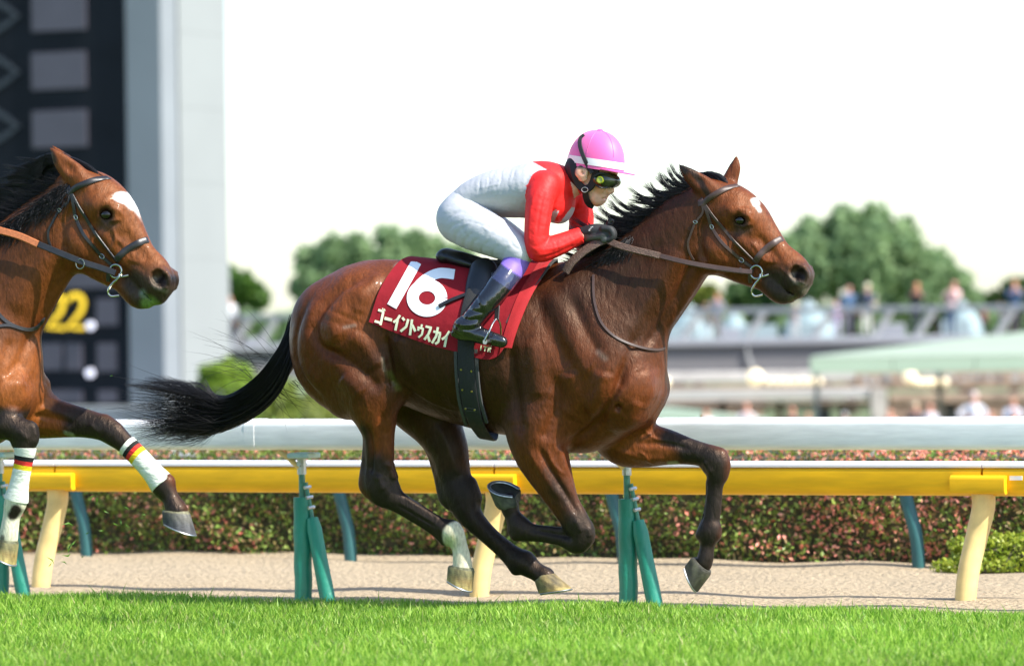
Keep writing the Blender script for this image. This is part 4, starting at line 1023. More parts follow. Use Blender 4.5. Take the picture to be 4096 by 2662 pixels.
# ---- straps laid on a surface
M_LEATHER = mat('brown_leather', (.055, .029, .021), rough=.45, noise=(40, .25), bump=(120, .3, .001))
M_BLEATHER = mat('black_leather', (.014, .013, .014), rough=.38, noise=(40, .3), bump=(120, .3, .001))
M_REIN = mat('woven_rein', (.105, .060, .041), rough=.6, noise=(170, .6), bump=(170, 1, .004))
M_TAN = mat('tan_rein_grip', (.42, .13, .045), rough=.6, noise=(120, .3))
M_CHROME = mat('bit_steel', (.50, .48, .42), rough=.18, metal=1.0, noise=(60, .25))
M_GIRTH = mat('girth_webbing', (.012, .013, .014), rough=.75, bump=(300, 1, .002))
M_GREYP = mat('grey_felt_pad', (.055, .055, .055), rough=.9, noise=(60, .2))
def ribbon(name, pts, nrm, width, thick, m, parent):
    """pts (n,3), outward normals, width/thick metres -> slightly bevelled strap"""
    pts = np.asarray(pts); nrm = np.asarray(nrm); n = len(pts); t = np.gradient(pts, axis=0); t /= np.linalg.norm(t, axis=1)[:, None] + 1e-9
    s = np.cross(nrm, t); s /= np.linalg.norm(s, axis=1)[:, None] + 1e-9; o = np.cross(t, s); o /= np.linalg.norm(o, axis=1)[:, None] + 1e-9
    o *= np.sign((o*nrm).sum(1))[:, None]; width = np.broadcast_to(np.asarray(width, float), (n,))[:, None]
    prof = [(-.5, 0), (-.5, .6), (-.4, 1), (.4, 1), (.5, .6), (.5, 0)]
    v = np.stack([pts + s*width*a + o*thick*b for a, b in prof], 1).reshape(-1, 3); k = len(prof); f = []
    for i in range(n-1):
        for j in range(k): l = (j+1) % k; f.append((i*k+j, i*k+l, i*k+k+l, i*k+k+j))
    f.append(tuple(range(k-1, -1, -1))); f.append(tuple(range((n-1)*k, n*k)))
    ob = mesh_obj(name, v, f, m, parent, 40); fixnormals(ob); return ob
def strap(S, name, px, width, m, parent, off=.004, thick=.005, sub=6, w0=100, y1=.1):
    """strap along photo polyline on the near surface of S; points may carry their own w"""
    p = catmull(np.array([q[:2] for q in px], float), sub); pts = []
    wq = np.array([q[2] if len(q) > 2 else np.nan for q in px], float); wi = np.interp(np.linspace(0, len(px)-1, len(p)), np.arange(len(px)), np.where(np.isnan(wq), 0, wq))
    has = np.interp(np.linspace(0, len(px)-1, len(p)), np.arange(len(px)), (~np.isnan(wq)).astype(float))
    last = w0
    for i, (u, v) in enumerate(p):
        q = S.onsurf(u, v, off, last, y1) if has[i] < .02 else None
        if q is None: q = S.f.P(u, v, wi[i] if has[i] > .98 else wi[i]*has[i] + last*(1-has[i]))
        else: last = -q[1]*900
        pts.append(q)
    pts = np.array(pts)
    for _ in range(2): pts[1:-1] = .5*pts[1:-1] + .25*(pts[:-2] + pts[2:])
    g = S.grad(pts, .012)
    for _ in range(3): g[1:-1] = .5*g[1:-1] + .25*(g[:-2] + g[2:])
    return ribbon(name, pts, g, width*K, thick, m, parent)
def buckle(S, px, r, m, parent, name='buckle', off=.010, asp=.7, w=None, rad_=.0019):
    q = S.onsurf(px[0], px[1], off) if w is None else S.f.P(px[0], px[1], w)
    a = math.radians(px[2] if len(px) > 2 else 0); p = []
    for i in range(17):
        t = 2*math.pi*i/16; x, y = r*math.cos(t), r*asp*math.sin(t)
        p.append(q + np.array([(x*math.cos(a) - y*math.sin(a))*K, 0, -(x*math.sin(a) + y*math.cos(a))*K]))
    b = MB(); b.tube(p, rad_, n=8, cap=False, up=(0, 1, 0)); return b.build(name, m, parent)

def bridle(S, T, ml, rootname, lab, parent_loc, psi, rein_pts, rein_parts):
    e = empty(rootname, parent_loc, -psi); tag(e, lab, 'bridle')
    st = lambda n_, px, w, **k: strap(S, n_, mp(T, px), w, ml, e, **k)
    st('browband', [(2806,822),(2836,792),(2884,763),(2922,748),(2950,743,22),(2958,752,-40)], 22)
    st('cheek_strap', [(2818,822),(2832,860),(2847,907),(2884,966),(2925,1005),(2965,1039),(3015,1072)], 13)
    st('noseband_strap', [(2822,822),(2850,862),(2888,907),(2925,952),(2965,993),(3024,1050)], 12)
    st('noseband', [(3019,1050),(3040,1018),(3069,990),(3100,968),(3126,955,18),(3132,960,-30)], 25)
    st('throat_lash', [(2808,812),(2812,850),(2782,889),(2762,940),(2752,971),(2757,1007),(2775,1040)], 9)
    st('chin_strap', [(3010,1075),(3000,1105),(3003,1130)], 16)
    st('headpiece', [(2806,822),(2802,798),(2800,775,40)], 26)
    for q, r in (((2781,888,20), 8), ((2847,907,60), 9), ((2965,1040,40), 11), ((2962,1082,85), 10)): buckle(S, (*T(q[:2]), q[2]), r, M_CHROME, e, off=.012)
    # bit ring and cheek
    wb = 64; c = T((3025,1088))
    ang = np.linspace(0, 2*math.pi, 25); R = [fr_of(S).P(c[0] + 24*math.cos(a), c[1] + 26*math.sin(a), wb) for a in ang]
    b = MB(); b.tube(R, .0042, n=8, cap=False, up=(0, 1, 0)); b.build('bit_ring', M_CHROME, e)
    def tb(nm, px, r): 
        b = MB(); b.tube(catmull(np.array([S.f.P(*T(q[:2]), q[2]) for q in px]), 5), r, n=8, up=(0, 1, 0)); b.build(nm, M_CHROME, e)
    tb('bit_shank', [(3042,1096,66),(3040,1112,68),(3024,1130,68),(3010,1152,66),(3008,1172,64),(3022,1184,60),(3050,1178,46)], .0045)
    tb('bit_mouthpiece', [(3036,1108,64),(3056,1104,60),(3074,1098,50)], .005)
    return e
def fr_of(S): return S.f
br1 = bridle(S1, ident, M_LEATHER, 'brown_bridle', 'brown leather bridle with steel bit on the leading horse', tuple(fr1.o), fr1.psi, None, None)
# reins of the first horse
def free_strap(fr, name, px, width, m, parent, thick=.006, nv=(0, -1, .25), n=8):
    c = catmull(np.array([[*fr.P(q[0], q[1], q[2]), q[3] if len(q) > 3 else width] for q in px]), n)
    return ribbon(name, c[:, :3], np.tile(np.array(nv, float), (len(c), 1)), c[:, 3]*K, thick, m, parent)
rn = empty('reins', tuple(fr1.o), -fr1.psi); tag(rn, 'brown reins running from the bit to the jockey gloves', 'reins')
free_strap(fr1, 'near_rein', [(3008,1088,70),(2950,1082,82),(2850,1068,100),(2740,1048,118),(2626,1020,128)], 20, M_LEATHER, rn)
free_strap(fr1, 'rein_grip', [(2640,1024,129),(2600,1014,130),(2530,998,130),(2470,980,122),(2430,962,105)], 27, M_REIN, rn, thick=.009)
free_strap(fr1, 'rein_loop', [(2425,958,95),(2385,975,112),(2330,1010,122),(2285,1052,130),(2262,1088,132)], 38, M_REIN, rn, thick=.008, nv=(-.1, -1, .5))
free_strap(fr1, 'far_rein', [(3008,1088,-70),(2850,1068,-100),(2626,1020,-125),(2480,970,-90),(2430,955,-50)], 20, M_LEATHER, rn, nv=(0, 1, .25))
ns = empty('neck_strap', tuple(fr1.o), -fr1.psi); tag(ns, 'thin brown leather neck strap across the chest of the leading horse', 'strap')
strap(S1, 'strap', [(2374,1100),(2374,1170),(2383,1230),(2405,1290),(2450,1340),(2510,1372),(2580,1393),(2630,1398),(2655,1392,30),(2664,1380,-40)], 11, M_LEATHER, ns, off=.004, w0=150)

# ---- number cloth
def radial(S, x, phi, zc, off, y_sign=-1):
    rr = np.arange(.02, .62, .003); p = np.stack([np.full_like(rr, x), y_sign*rr*math.sin(phi), zc + rr*math.cos(phi)], -1)
    d = S.sample(p) - off; k = np.argmax(d > 0)
    r = rr[k-1] + .003*(-d[k-1])/(d[k]-d[k-1]) if k else rr[0]
    return np.array([x, y_sign*r*math.sin(phi), zc + r*math.cos(phi)])
M_CLOTH = mat('maroon_cloth', (.24, .009, .016), rough=.8, spec=.2, noise=(9, .14), bump=(16, .45, .012))
M_CEDGE = mat('lit_cloth_fold', (.36, .014, .018), rough=.75, spec=.2, sheen=.15, noise=(20, .10), bump=(300, .6, .002))
M_NUM = mat('white_print', (.86, .87, .88), rough=.55, spec=.3)
M_KANA = mat('pale_gold_print', (.72, .74, .50), rough=.3, spec=.5, noise=(35, .12))
ZC = fr1.P(1800, 1360)[2]
def cloth_sheet(S, bot, top, off, name, m, parent, ns_=60, nt=34, thick=.004, mirror=True, wob=0.0):
    """bot/top: photo polylines of lower edge (on surface) and spine edge"""
    B = catmull(np.array(bot, float), 8); Tp = catmull(np.array(top, float), 8)
    def ev(A, s):
        l = np.concatenate([[0], np.cumsum(np.linalg.norm(np.diff(A, axis=0), axis=1))]); l /= l[-1]
        return np.array([np.interp(s, l, A[:, 0]), np.interp(s, l, A[:, 1])])
    rows = []
    for i in range(ns_):
        s = i/(ns_-1); ub = ev(B, s); ut = ev(Tp, s)
        pb = S.onsurf(ub[0], ub[1], off, 220); xt = S.f.P(ut[0], ut[1], 20)[0]
        fb = math.atan2(-pb[1], pb[2] - ZC); col = []
        for j in range(nt):
            t = j/(nt-1); x = xt + (pb[0] - xt)*t
            o = off + wob*math.sin(9*s + 7*t)*math.sin(5*t + 2)*t
            col.append(radial(S, x, fb*t, ZC, o))
        rows.append(col)
    A = np.array(rows)                                  # ns, nt, 3
    A = sm2(A)
    if mirror:
        Mi = A[:, :0:-1].copy(); Mi[..., 1] *= -1; A = np.concatenate([Mi, A], 1)
    return A, sheet_mesh(A, thick, name, m, parent)
def sm2(A, it=2):
    for _ in range(it):
        B = A.copy(); B[1:-1] = .5*A[1:-1] + .25*(A[:-2] + A[2:]); A = B.copy(); A[:, 1:-1] = .5*B[:, 1:-1] + .25*(B[:, :-2] + B[:, 2:])
    return A
def sheet_mesh(A, thick, name, m, parent):
    a, b = A.shape[:2]; n = np.cross(np.gradient(A, axis=0), np.gradient(A, axis=1)); n /= np.linalg.norm(n, axis=2)[..., None] + 1e-9
    v = np.concatenate([A.reshape(-1, 3), (A - n*thick).reshape(-1, 3)]); i = np.arange(a*b).reshape(a, b); o = a*b
    f = np.stack([i[:-1, :-1], i[1:, :-1], i[1:, 1:], i[:-1, 1:]], -1).reshape(-1, 4); f = [f, f[:, ::-1] + o]
    for e in (i[0], i[-1], i[:, 0], i[:, -1]): f.append(np.stack([e[:-1], e[1:], e[1:]+o, e[:-1]+o], -1))
    ob = mesh_obj(name, v, f, m, parent, 60); fixnormals(ob); return ob
sc_ = empty('number_cloth', tuple(fr1.o), -fr1.psi)
tag(sc_, 'maroon saddle cloth with white number 16 and pale katakana lettering', 'saddle cloth')
cl_bot = [(1476,1288),(1560,1322),(1640,1352),(1730,1383),(1830,1408),(1900,1428),(1950,1437),(1990,1425),(2018,1392)]
cl_top = [(1640,1042),(1800,1040),(2000,1050),(2192,1064)]
CO = .017
A, _ = cloth_sheet(S1, cl_bot, cl_top, CO, 'cloth', M_CLOTH, sc_, wob=.006)
# folded front border, sunlight on it painted in as brighter red
Bf = A[-5:].copy(); Bf[..., 0] += np.linspace(.012, .03, 5)[:, None]; nrm = np.array([.25, -1, .1])
half = A.shape[1]//2
Bf = A[-4:, half:].copy(); Bf = np.concatenate([Bf + np.array([0, -.006, .002]), Bf[-1:] + np.array([.022, -.004, .002]), Bf[-1:] + np.array([.030, .006, 0])])
sheet_mesh(Bf, .003, 'front_fold', M_CEDGE, sc_)
pad = empty('saddle_pad', tuple(fr1.o), -fr1.psi); tag(pad, 'dark grey felt pad showing in front of the maroon number cloth', 'saddle pad')
cloth_sheet(S1, [(2024,1292),(2040,1298),(2058,1304)], [(2186,1060),(2205,1064),(2226,1070)], .011, 'rolled_edge', M_GREYP, pad, ns_=12, thick=.008)

GA = A[:, A.shape[1]//2 - 1:].reshape(-1, 3); GUV = fr1.uv(GA)
def on_cloth(u, v, off):
    d = (GUV[:, 0] - u)**2 + (GUV[:, 1] - v)**2; k = np.argpartition(d, 60)[:60]
    x, y = (GUV[k, 0] - u)/40, (GUV[k, 1] - v)/40; wt = np.exp(-d[k]/(2*22.**2))[:, None] + 1e-4
    B_ = np.column_stack([np.ones(60), x, y, x*x, x*y, y*y]); c = np.linalg.lstsq(B_*wt, GA[k, 1:2]*wt, rcond=None)[0][:, 0]
    return fr1.P(u, v, -(c[0] - off)*900)
def glyph(S, strokes, width, m, parent, name, off, step=7.0, closed=False):
    """flat lettering: strokes are photo polylines drawn with a square pen"""
    V = []; Fc = []; nv = 0
    for st in strokes:
        st_w = width
        if isinstance(st, dict): st_w = st['w']; st = st['p']
        p = np.array(st, float); d = np.linalg.norm(np.diff(p, axis=0), axis=1); L = np.concatenate([[0], np.cumsum(d)])
        k = max(2, int(L[-1]/step) + 1); s = np.linspace(0, L[-1], k)
        s = s if len(p) > 12 else np.unique(np.round(np.concatenate([s, L]), 1)); s = s[np.concatenate([[True], np.diff(s) > 1.2])]; c = np.stack([np.interp(s, L, p[:, 0]), np.interp(s, L, p[:, 1])], 1)
        t = np.gradient(c, axis=0); t /= np.linalg.norm(t, axis=1)[:, None]; nn = np.stack([-t[:, 1], t[:, 0]], 1)
        mcol = max(2, int(st_w/step) + 1); o = np.linspace(-.5, .5, mcol)*st_w
        G = c[:, None] + nn[:, None]*o[None, :, None]
        V.append(np.concatenate([G.reshape(-1, 2), np.full((G.shape[0]*mcol, 1), .0004*len(V))], 1)); i = np.arange(G.shape[0]*mcol).reshape(-1, mcol) + nv
        Fc.append(np.stack([i[:-1, :-1], i[1:, :-1], i[1:, 1:], i[:-1, 1:]], -1).reshape(-1, 4)); nv += len(V[-1])
    V = np.concatenate(V); last = 240; P3 = []
    for u, v, eo in V: P3.append(on_cloth(u, v, off + eo))
    o = mesh_obj(name, np.array(P3), np.concatenate(Fc), m, parent, True); return o
# surface of the cloth as its own distance field for lettering: reuse the body plus offset
def arc(cx, cy, rx, ry, a0, a1, n=40, rot=0.0):
    a = np.radians(np.linspace(a0, a1, n)); x, y = rx*np.cos(a), ry*np.sin(a); c, s = math.cos(rad(rot)), math.sin(rad(rot))
    return list(zip(cx + x*c - y*s, cy + x*s + y*c))
ON = .0075
def c3(x, y): return (1100 + x/1.934, 950 + y/1.934)      # measured on an enlarged crop
def ck(x, y): return (1460 + x/2.125, 1000 + y/2.125)
def kk(*a): return [ck(*q) for q in a]
glyph(S1, [kk((438,98),(398,172),(228,478))], 41, M_NUM, sc_, 'digit', ON)
six = catmull(np.array(kk((760,206),(690,196),(625,196),(545,228),(465,292),(425,360))), 6)
glyph(S1, [arc(*ck(527,405), 57, 51.5, 0, 360, 61), {'p': [tuple(q) for q in six], 'w': 41}], 48, M_NUM, sc_, 'digit', ON)
kana = [
 [kk((112,508),(164,521)), kk((156,524),(131,636)), kk((82,602),(130,617)), {'p': kk((149,492),(156,512)), 'w': 4}, {'p': kk((164,498),(171,517)), 'w': 4}],
 [{'p': kk((166,577),(230,594)), 'w': 12}],
 [kk((298,552),(274,590),(241,613)), kk((277,592),(258,682))],
 [kk((317,572),(336,597)), kk((368,586),(350,650),(302,690))],
 [kk((400,588),(382,722)), kk((402,634),(428,690))],
 [{'p': kk((484,630),(479,656)), 'w': 8}, {'p': kk((454,648),(453,684)), 'w': 8}, {'p': kk((450,657),(496,668)), 'w': 8}, {'p': kk((494,664),(484,716),(454,741)), 'w': 8}],
 [kk((515,647),(568,661)), kk((560,660),(540,712),(504,760)), kk((533,722),(550,778))],
 [kk((581,690),(646,706)), kk((639,708),(622,780),(596,797)), kk((620,654),(606,728),(569,790))],
 [kk((718,688),(690,733),(653,758)), kk((693,735),(676,822))],
]
for g in kana: glyph(S1, g, 9.6, M_KANA, sc_, 'letter', ON, step=5)
def c9(x, y): return (1750 + x/4.182, 1050 + y/4.182)
for g in ([[c9(733,1380), c9(720,1468)]], [[c9(772,1402), c9(835,1412)], [c9(802,1408), c9(788,1480)]], [[c9(855,1415), c9(842,1492)], [c9(855,1418), c9(892,1424), c9(888,1448), c9(852,1450)], [c9(872,1450), c9(884,1500)]]):
    glyph(S1, g, 4.5, M_KANA, sc_, 'letter', ON + .001, step=5)

# ---- saddle with flap, girth, stirrup
sdl = empty('racing_saddle', tuple(fr1.o), -fr1.psi); tag(sdl, 'small black racing saddle with girth and steel stirrup', 'saddle')
Q = Sdf(fr1); Q.chain([(1798,1024,0,30,3.0),(1850,1040,0,33,3.1),(1940,1066,0,32,2.9),(2030,1070,0,32,2.6),(2085,1058,0,30,2.2)], k=8)
Q.chain([(1785,1012,0,20,4.2),(1776,1026,0,20,4.4),(1790,1042,0,20,4.2)], k=12)
Q.chain([(1935,1090,125,62,.36),(1915,1150,172,56,.28),(1895,1220,208,46,.25)], k=16, mirror=True); Q.grid(.007)
v, f = Q.mesh(); M_SADDLE = mat('saddle_leather', (.008, .008, .009), rough=.4, spec=.6, noise=(20, .3), bump=(60, .2, .002))
mesh_obj('seat', smooth_mesh(v, f, 3), f, M_SADDLE, sdl, True)
gp = [(1925,1100),(1900,1170),(1880,1240),(1868,1320),(1864,1400),(1868,1500),(1880,1600),(1905,1690),(1935,1738,60),(1950,1752,0),(1960,1738,-120),(1960,1690,-190)]
gi = strap(S1, 'girth', gp, 68, M_GIRTH, sdl, off=CO + .012, thick=.008, w0=230, y1=.05)
for du in (-40, 42): strap(S1, 'girth_binding', [(p[0] + du, p[1] - .10*du, *p[2:]) for p in gp[4:-4]], 15, M_GREYP, gi, off=.012, thick=.010, w0=230, y1=.05)
M_BRASS = mat('brass_rivet', (.55, .42, .16), rough=.3, metal=1.0)
for (x, y) in ((1440,1020),(1520,1032),(1450,1175),(1522,1188),(1475,1320),(1545,1330)):
    q = S1.onsurf(*c3(x, y), CO + .020); n = S1.grad(q); b = MB(); b.tube([q, q + n*.004], [.0055, .004], n=10); b.build('rivet', M_BRASS, gi)
for (x0, y0, x1, y1) in ((1430,1005,1530,1050),(1440,1160,1535,1200),(1465,1305,1555,1345)):
    c = [c3(x0, y0+8), c3(x1, y0+20), c3(x1, y1), c3(x0, y1-10), c3(x0, y0+8)]
    P3 = [S1.onsurf(*q, CO + .0205) for q in c]; b = MB(); b.tube(P3, .0014, n=5, up=(0, 1, 0)); b.build('stitching', M_GREYP, gi)
strap(S1, 'strap_end', [c3(1505,430), c3(1420,462), c3(1340,495), c3(1268,532)], 17, M_BLEATHER, sdl, off=CO + .010, thick=.006, w0=220)
q0 = S1.onsurf(1960, 1330, 0, 230); WB = -q0[1]*900      # half width of the barrel at the foot
WF = WB + 78
def px_tube(fr, px, r, m, parent, name, n=10, sub=5, up=(0, 1, 0)):
    b = MB(); b.tube(catmull(np.array([fr.P(*q[:3]) for q in px]), sub), r, n=n, up=up); return b.build(name, m, parent)
st = px_tube(fr1, [(1938,1362,WF+52),(1957,1324,WF+45),(1972,1292,WF+20),(1987,1276,WF),(2000,1292,WF-22),(2004,1330,WF-42),(2002,1362,WF-48)], .0043, M_CHROME, sdl, 'stirrup_iron')
px_tube(fr1, [(1940,1366,WF+50),(1970,1368,WF),(2002,1364,WF-48)], .012, M_CHROME, st, 'stirrup_tread')
free_strap(fr1, 'stirrup_leather', [(1975,1090,WB-40),(1985,1160,WB+5),(1990,1220,WB+30),(1987,1280,WF)], 20, M_BLEATHER, sdl)
# ---- second horse: mane, bandages, bridle
crest2 = [(372,712),(318,700),(255,735),(185,782),(110,835),(30,890),(-60,960),(-160,1040)]
def spec2(t, r): return .02 + .9*t, r.uniform(200, 330), r.uniform(188, 215), r.uniform(150, 185)
mane(fr2, horse2, ident, crest2, 80, spec2, base_n=2600, side_n=900, side_rng=(.1, 1.0), lock=False, seed=8)
n = 700; r_ = np.random.default_rng(5); A_ = np.zeros((n, 5, 3))
for i in range(n):
    e = r_.uniform(0, 1, 2)
    for k, p in enumerate([(402,706),(352,664),(280,630),(190,618),(40+110*e[1],672)]): A_[i, k] = (p[0] + 5*r_.normal(), p[1] + 46*e[0]*(.25 + .2*k) + 3*r_.normal(), -28 + 60*e[1])
strands('forelock', spl(pxs(fr2, A_), 16), taper(n, 16, .0015), M_HAIR, horse2)
# tail beyond the frame edge
n = 260; A_ = np.zeros((n, 5, 3)); q = r_.uniform(-1, 1, n)
for k, p in enumerate([(-1315,1330),(-1370,1450),(-1430,1560),(-1540,1650),(-1800,1690)]): A_[:, k] = np.stack([p[0] + 30*q, p[1] + 36*q*(1 + .4*k), r_.normal(0, 26, n)], 1)
strands('tail', spl(pxs(fr2, A_), 12), taper(n, 12, .004), M_HAIR, horse2)
M_BAND2 = mat('leg_bandage', attr='Col', rough=.85, spec=.2, noise=(30, .10), bump=(24, .8, .010, (1, 1, 3)))
def bandage(leg, i0, i1, stripes):
    """sleeve a little fatter than the leg between chain points; stripes: (t0,t1,colour)"""
    a = catmull([[*fr2.P(*q[:3]), q[3]*K, q[4]] for q in leg['pts']], 8)[i0*8:i1*8+1]; m = len(a); n = 24
    t = np.gradient(a[:, :3], axis=0); t /= np.linalg.norm(t, axis=1)[:, None]; v = []
    for i in range(m):
        s = np.cross(t[i], (0, 1, 0)); s /= np.linalg.norm(s)
        for k in range(n):
            w = 2*math.pi*k/n; rr = a[i, 3]*1.02 + .003 + .0012*math.sin(i*1.9 + 2*math.cos(w))
            if i in (0, m-1): rr -= .004
            v.append(a[i, :3] + rr*(math.cos(w)*s + math.sin(w)*np.array([0, a[i, 4], 0])))
    f = [(i*n+k, i*n+(k+1) % n, i*n+n+(k+1) % n, i*n+n+k) for i in range(m-1) for k in range(n)]
    L = np.concatenate([[0], np.cumsum(np.linalg.norm(np.diff(a[:, :3], axis=0), axis=1))]); L /= L[-1]
    o = []
    for j, (t0, t1, cc) in enumerate(stripes):
        rows = [i for i in range(m-1) if t0 <= (L[i] + L[i+1])/2 < t1]
        if not rows: continue
        ff = [q for i in rows for q in f[i*n:(i+1)*n]]; idx = sorted({x for q in ff for x in q}); mpd = {x: y for y, x in enumerate(idx)}
        o.append(mesh_obj('bandage' if j == len(stripes)-1 else 'tape_stripe', [v[x] for x in idx], [tuple(mpd[x] for x in q) for q in ff], M_BAND2, horse2, True, col=np.tile(cc, (len(idx), 1))))
W_, K_, R_, Y_ = (.70, .72, .62), (.02, .022, .02), (.62, .04, .03), (.75, .55, .02)
def fine(leg): 
    return leg
def resamp(leg, a, b, n=22):
    p = np.array(leg['pts'], float); c = catmull(p, 12)[a*12:b*12+1]; s = np.linspace(0, len(c)-1, n); return dict(pts=[tuple(np.array([np.interp(x, np.arange(len(c)), c[:, k]) for k in range(5)])) for x in s])
bandage(resamp(leg2N, 6, 9), 0, 21, [(0, .15, W_), (.15, .235, K_), (.235, .315, R_), (.315, .40, Y_), (.40, 1.01, W_)])
bandage(resamp(leg2F, 7, 10), 0, 21, [(0, .09, W_), (.09, .17, K_), (.17, .25, R_), (.25, .34, Y_), (.34, 1.01, W_)])
br2 = bridle(S2, T2h, M_BLEATHER, 'black_bridle', 'black leather bridle with steel bit on the horse at the left', tuple(fr2.o), fr2.psi, None, None)
rn2 = empty('reins', tuple(fr2.o), -fr2.psi); tag(rn2, 'black reins with tan grip at the left picture edge', 'reins')
free_strap(fr2, 'near_rein', [(462,1092,66),(400,1070,78),(330,1048,95),(240,1012,110),(150,975,120)], 24, M_BLEATHER, rn2)
free_strap(fr2, 'rein_grip', [(152,977,122),(80,945,126),(0,922,130),(-120,890,130),(-260,870,110)], 27, M_TAN, rn2, thick=.009)
free_strap(fr2, 'far_rein', [(462,1092,-66),(330,1060,-95),(150,985,-120),(-120,890,-120)], 24, M_TAN, rn2, nv=(0, 1, .25))
bk2 = buckle(S2, (321,1055,10), 17, M_CHROME, rn2, 'rein_ring', w=102, asp=1.1)
ns2 = empty('neck_strap', tuple(fr2.o), -fr2.psi); tag(ns2, 'black neck strap across the chest of the horse at the left edge', 'strap')
strap(S2, 'strap', [(-60,1180),(0,1262),(40,1295),(80,1312),(120,1318),(150,1306),(172,1280,40),(178,1262,-30)], 15, M_BLEATHER, ns2, w0=150)
strap(S2, 'strap_tab', [(-40,1310),(30,1300),(90,1316)], 13, M_BLEATHER, ns2, w0=150)
# ------------------------------------------------------------------ jockey
M_SKIN = mat('skin', attr='Col', rough=.5, spec=.4, sub=.15, noise=(30, .08))
M_SILK = mat('racing_silk', attr='Col', rough=.55, spec=.3, bump=(34, .5, .007, (1, 1, 1)))
M_BREECH = mat('white_breeches', (.49, .495, .515), rough=.6, spec=.2, bump=(26, .38, .009, (1, 1, 1.6)))
M_BOOT = mat('polished_boot', attr='Col', rough=.10, spec=.7, coat=.5, bump=(16, .55, .012))
M_GAITER = mat('purple_boot_top', attr='Col', rough=.55, spec=.3, bump=(20, .3, .008))
M_GLOVE = mat('black_glove', attr='Col', rough=.65, bump=(60, .5, .003))
M_PINK = mat('pink_cap_silk', (.80, .125, .37), rough=.48, spec=.4, sheen=.2, bump=(220, .15, .001))
M_PINKD = mat('pink_peak', (.80, .10, .36), rough=.5)
M_BAND = mat('white_cap_band', (.82, .80, .80), rough=.6)
M_STRAP = mat('black_elastic', (.008, .008, .009), rough=.7)
M_LENS = mat('goggle_lens', (.035, .04, .018), rough=.16, spec=.6, coat=.25, noise=(24, .9))
M_FRAME = mat('goggle_frame', (.010, .010, .010), rough=.3)
M_VENT = mat('green_vent', (.30, .36, .02), rough=.25, coat=.5)
jk = empty('person', tuple(fr1.o), -fr1.psi)
tag(jk, 'jockey in red and white silks and pink cap crouching over the horse', 'person')
KW = 165                                             # knee half spread
# one continuous body under the clothes
torso = [(1862,862,0,84,1.35),(1905,805,0,76,1.45),(1985,775,0,84,1.45),(2080,765,0,92,1.5),(2170,742,0,86,1.6),(2225,735,0,66,1.5)]
armN = [(2180,745,128,50),(2160,800,165,46),(2150,880,182,42),(2147,965,188,40),(2160,1000,180,40),(2225,982,150,35),(2290,955,118,28),(2340,935,95,21)]
armF = [(2245,765,-110,50),(2300,800,-140,46),(2325,870,-150,42),(2322,945,-148,38),(2350,965,-130,33),(2400,945,-80,26),(2425,935,-55,21)]
thighN = [(1852,880,70,84,1.0),(1905,910,110,80,1.0),(1985,950,150,66,1.0),(2050,985,KW+8,52,1.0),(2080,1008,KW+12,46,1.0)]
thighF = [(u+18, v, -w, r, l) for u, v, w, r, l in thighN]
shinN = [(2080,1008,KW+12,44),(2055,1065,KW+25,42),(2005,1135,(KW+WF)/2+18,41),(1950,1205,WF-14,35),(1905,1260,WF-4,33),(1868,1305,WF,34)]
shinF = [(u, v, -w, r) for u, v, w, r in shinN]
footN = [(1850,1306,WF,32),(1880,1325,WF,30),(1935,1345,WF,26),(1990,1360,WF-4,20),(2008,1366,WF-6,17)]
footF = [(u, v, -w, r) for u, v, w, r in footN]
B = Sdf(fr1)
B.chain(torso, k=20)
for c in (armN, armF, thighN, thighF, shinN, shinF, footN, footF): B.chain([(q[0], q[1], q[2], q[3]-6, *(q[4:])) for q in c], k=16)
B.chain([(2245,735,0,44,1.1),(2300,728,0,44,1.05),(2340,712,0,46,1.0)], k=30)                   # neck
B.chain([(2352,676,0,80,.86),(2392,676,0,82,.84)], k=20)                                        # skull
B.chain([(2392,708,0,62,.92),(2400,752,0,44,1.0),(2392,786,0,31,1.05)], k=22)                   # face, jaw
B.chain([(2352,735,42,22,.8),(2372,785,34,20,.8),(2388,798,18,20,1)], k=20, mirror=True)        # jaw line
B.chain([(2426,712,0,18,.9),(2442,744,0,13,.9),(2447,762,0,11.5,1.1)], k=10)                      # nose
B.chain([(2434,768,13,9,1)]*2, k=8, n=1, mirror=True)
B.chain([(2418,786,0,13,1.7),(2412,786,14,11,1.0)], k=9)                                        # lips
B.chain([(2411,800,0,12,1.7)]*2, k=8, n=1)
B.chain([(2427,793,0,3,6.5),(2408,794,26,3,1)], k=4, sub=True)
B.chain([(2388,808,0,17,1.5),(2396,806,0,13,1.3)], k=12)
B.chain([(2405,748,38,20,.8)]*2, k=18, n=1, mirror=True)                                        # cheekbones
B.chain([(2326,690,84,29,.38),(2330,708,80,20,.42)], k=8, mirror=True); B.chain([(2330,690,98,14,.6)]*2, k=6, sub=True, n=1, mirror=True)
B.grid(.0046); v, f = B.mesh(); v = smooth_mesh(v, f, 1, .4)
SK = (.84, .47, .33)
c = paint(v, fr1, SK, [([(2426,793),(2404,795)], 3.5, 4, (.16, .045, .035), 1, None), ([(2437,771)], 4.5, 4, (.22, .07, .05), .9, None), ([(2415,772),(2403,790)], 3.5, 6, (.50, .20, .13), .6, None), ([(2330,693)], 9, 9, (.42, .16, .11), .8, None), ([(2390,800),(2376,790)], 6, 10, (.66, .34, .23), .6, None), ([(2425,793),(2410,796)], 7, 8, (.42, .13, .10), .7, None), ([(2395,740),(2370,770)], 26, 50, (.62, .30, .20), .5, None), ([(2330,636),(2440,640)], 38, 20, (.02, .015, .012), 1, None), ([(2286,700),(2292,670)], 18, 14, (.02, .015, .012), 1, None)])  # shade painted into cheek fold, mouth line, nostril and inner ear
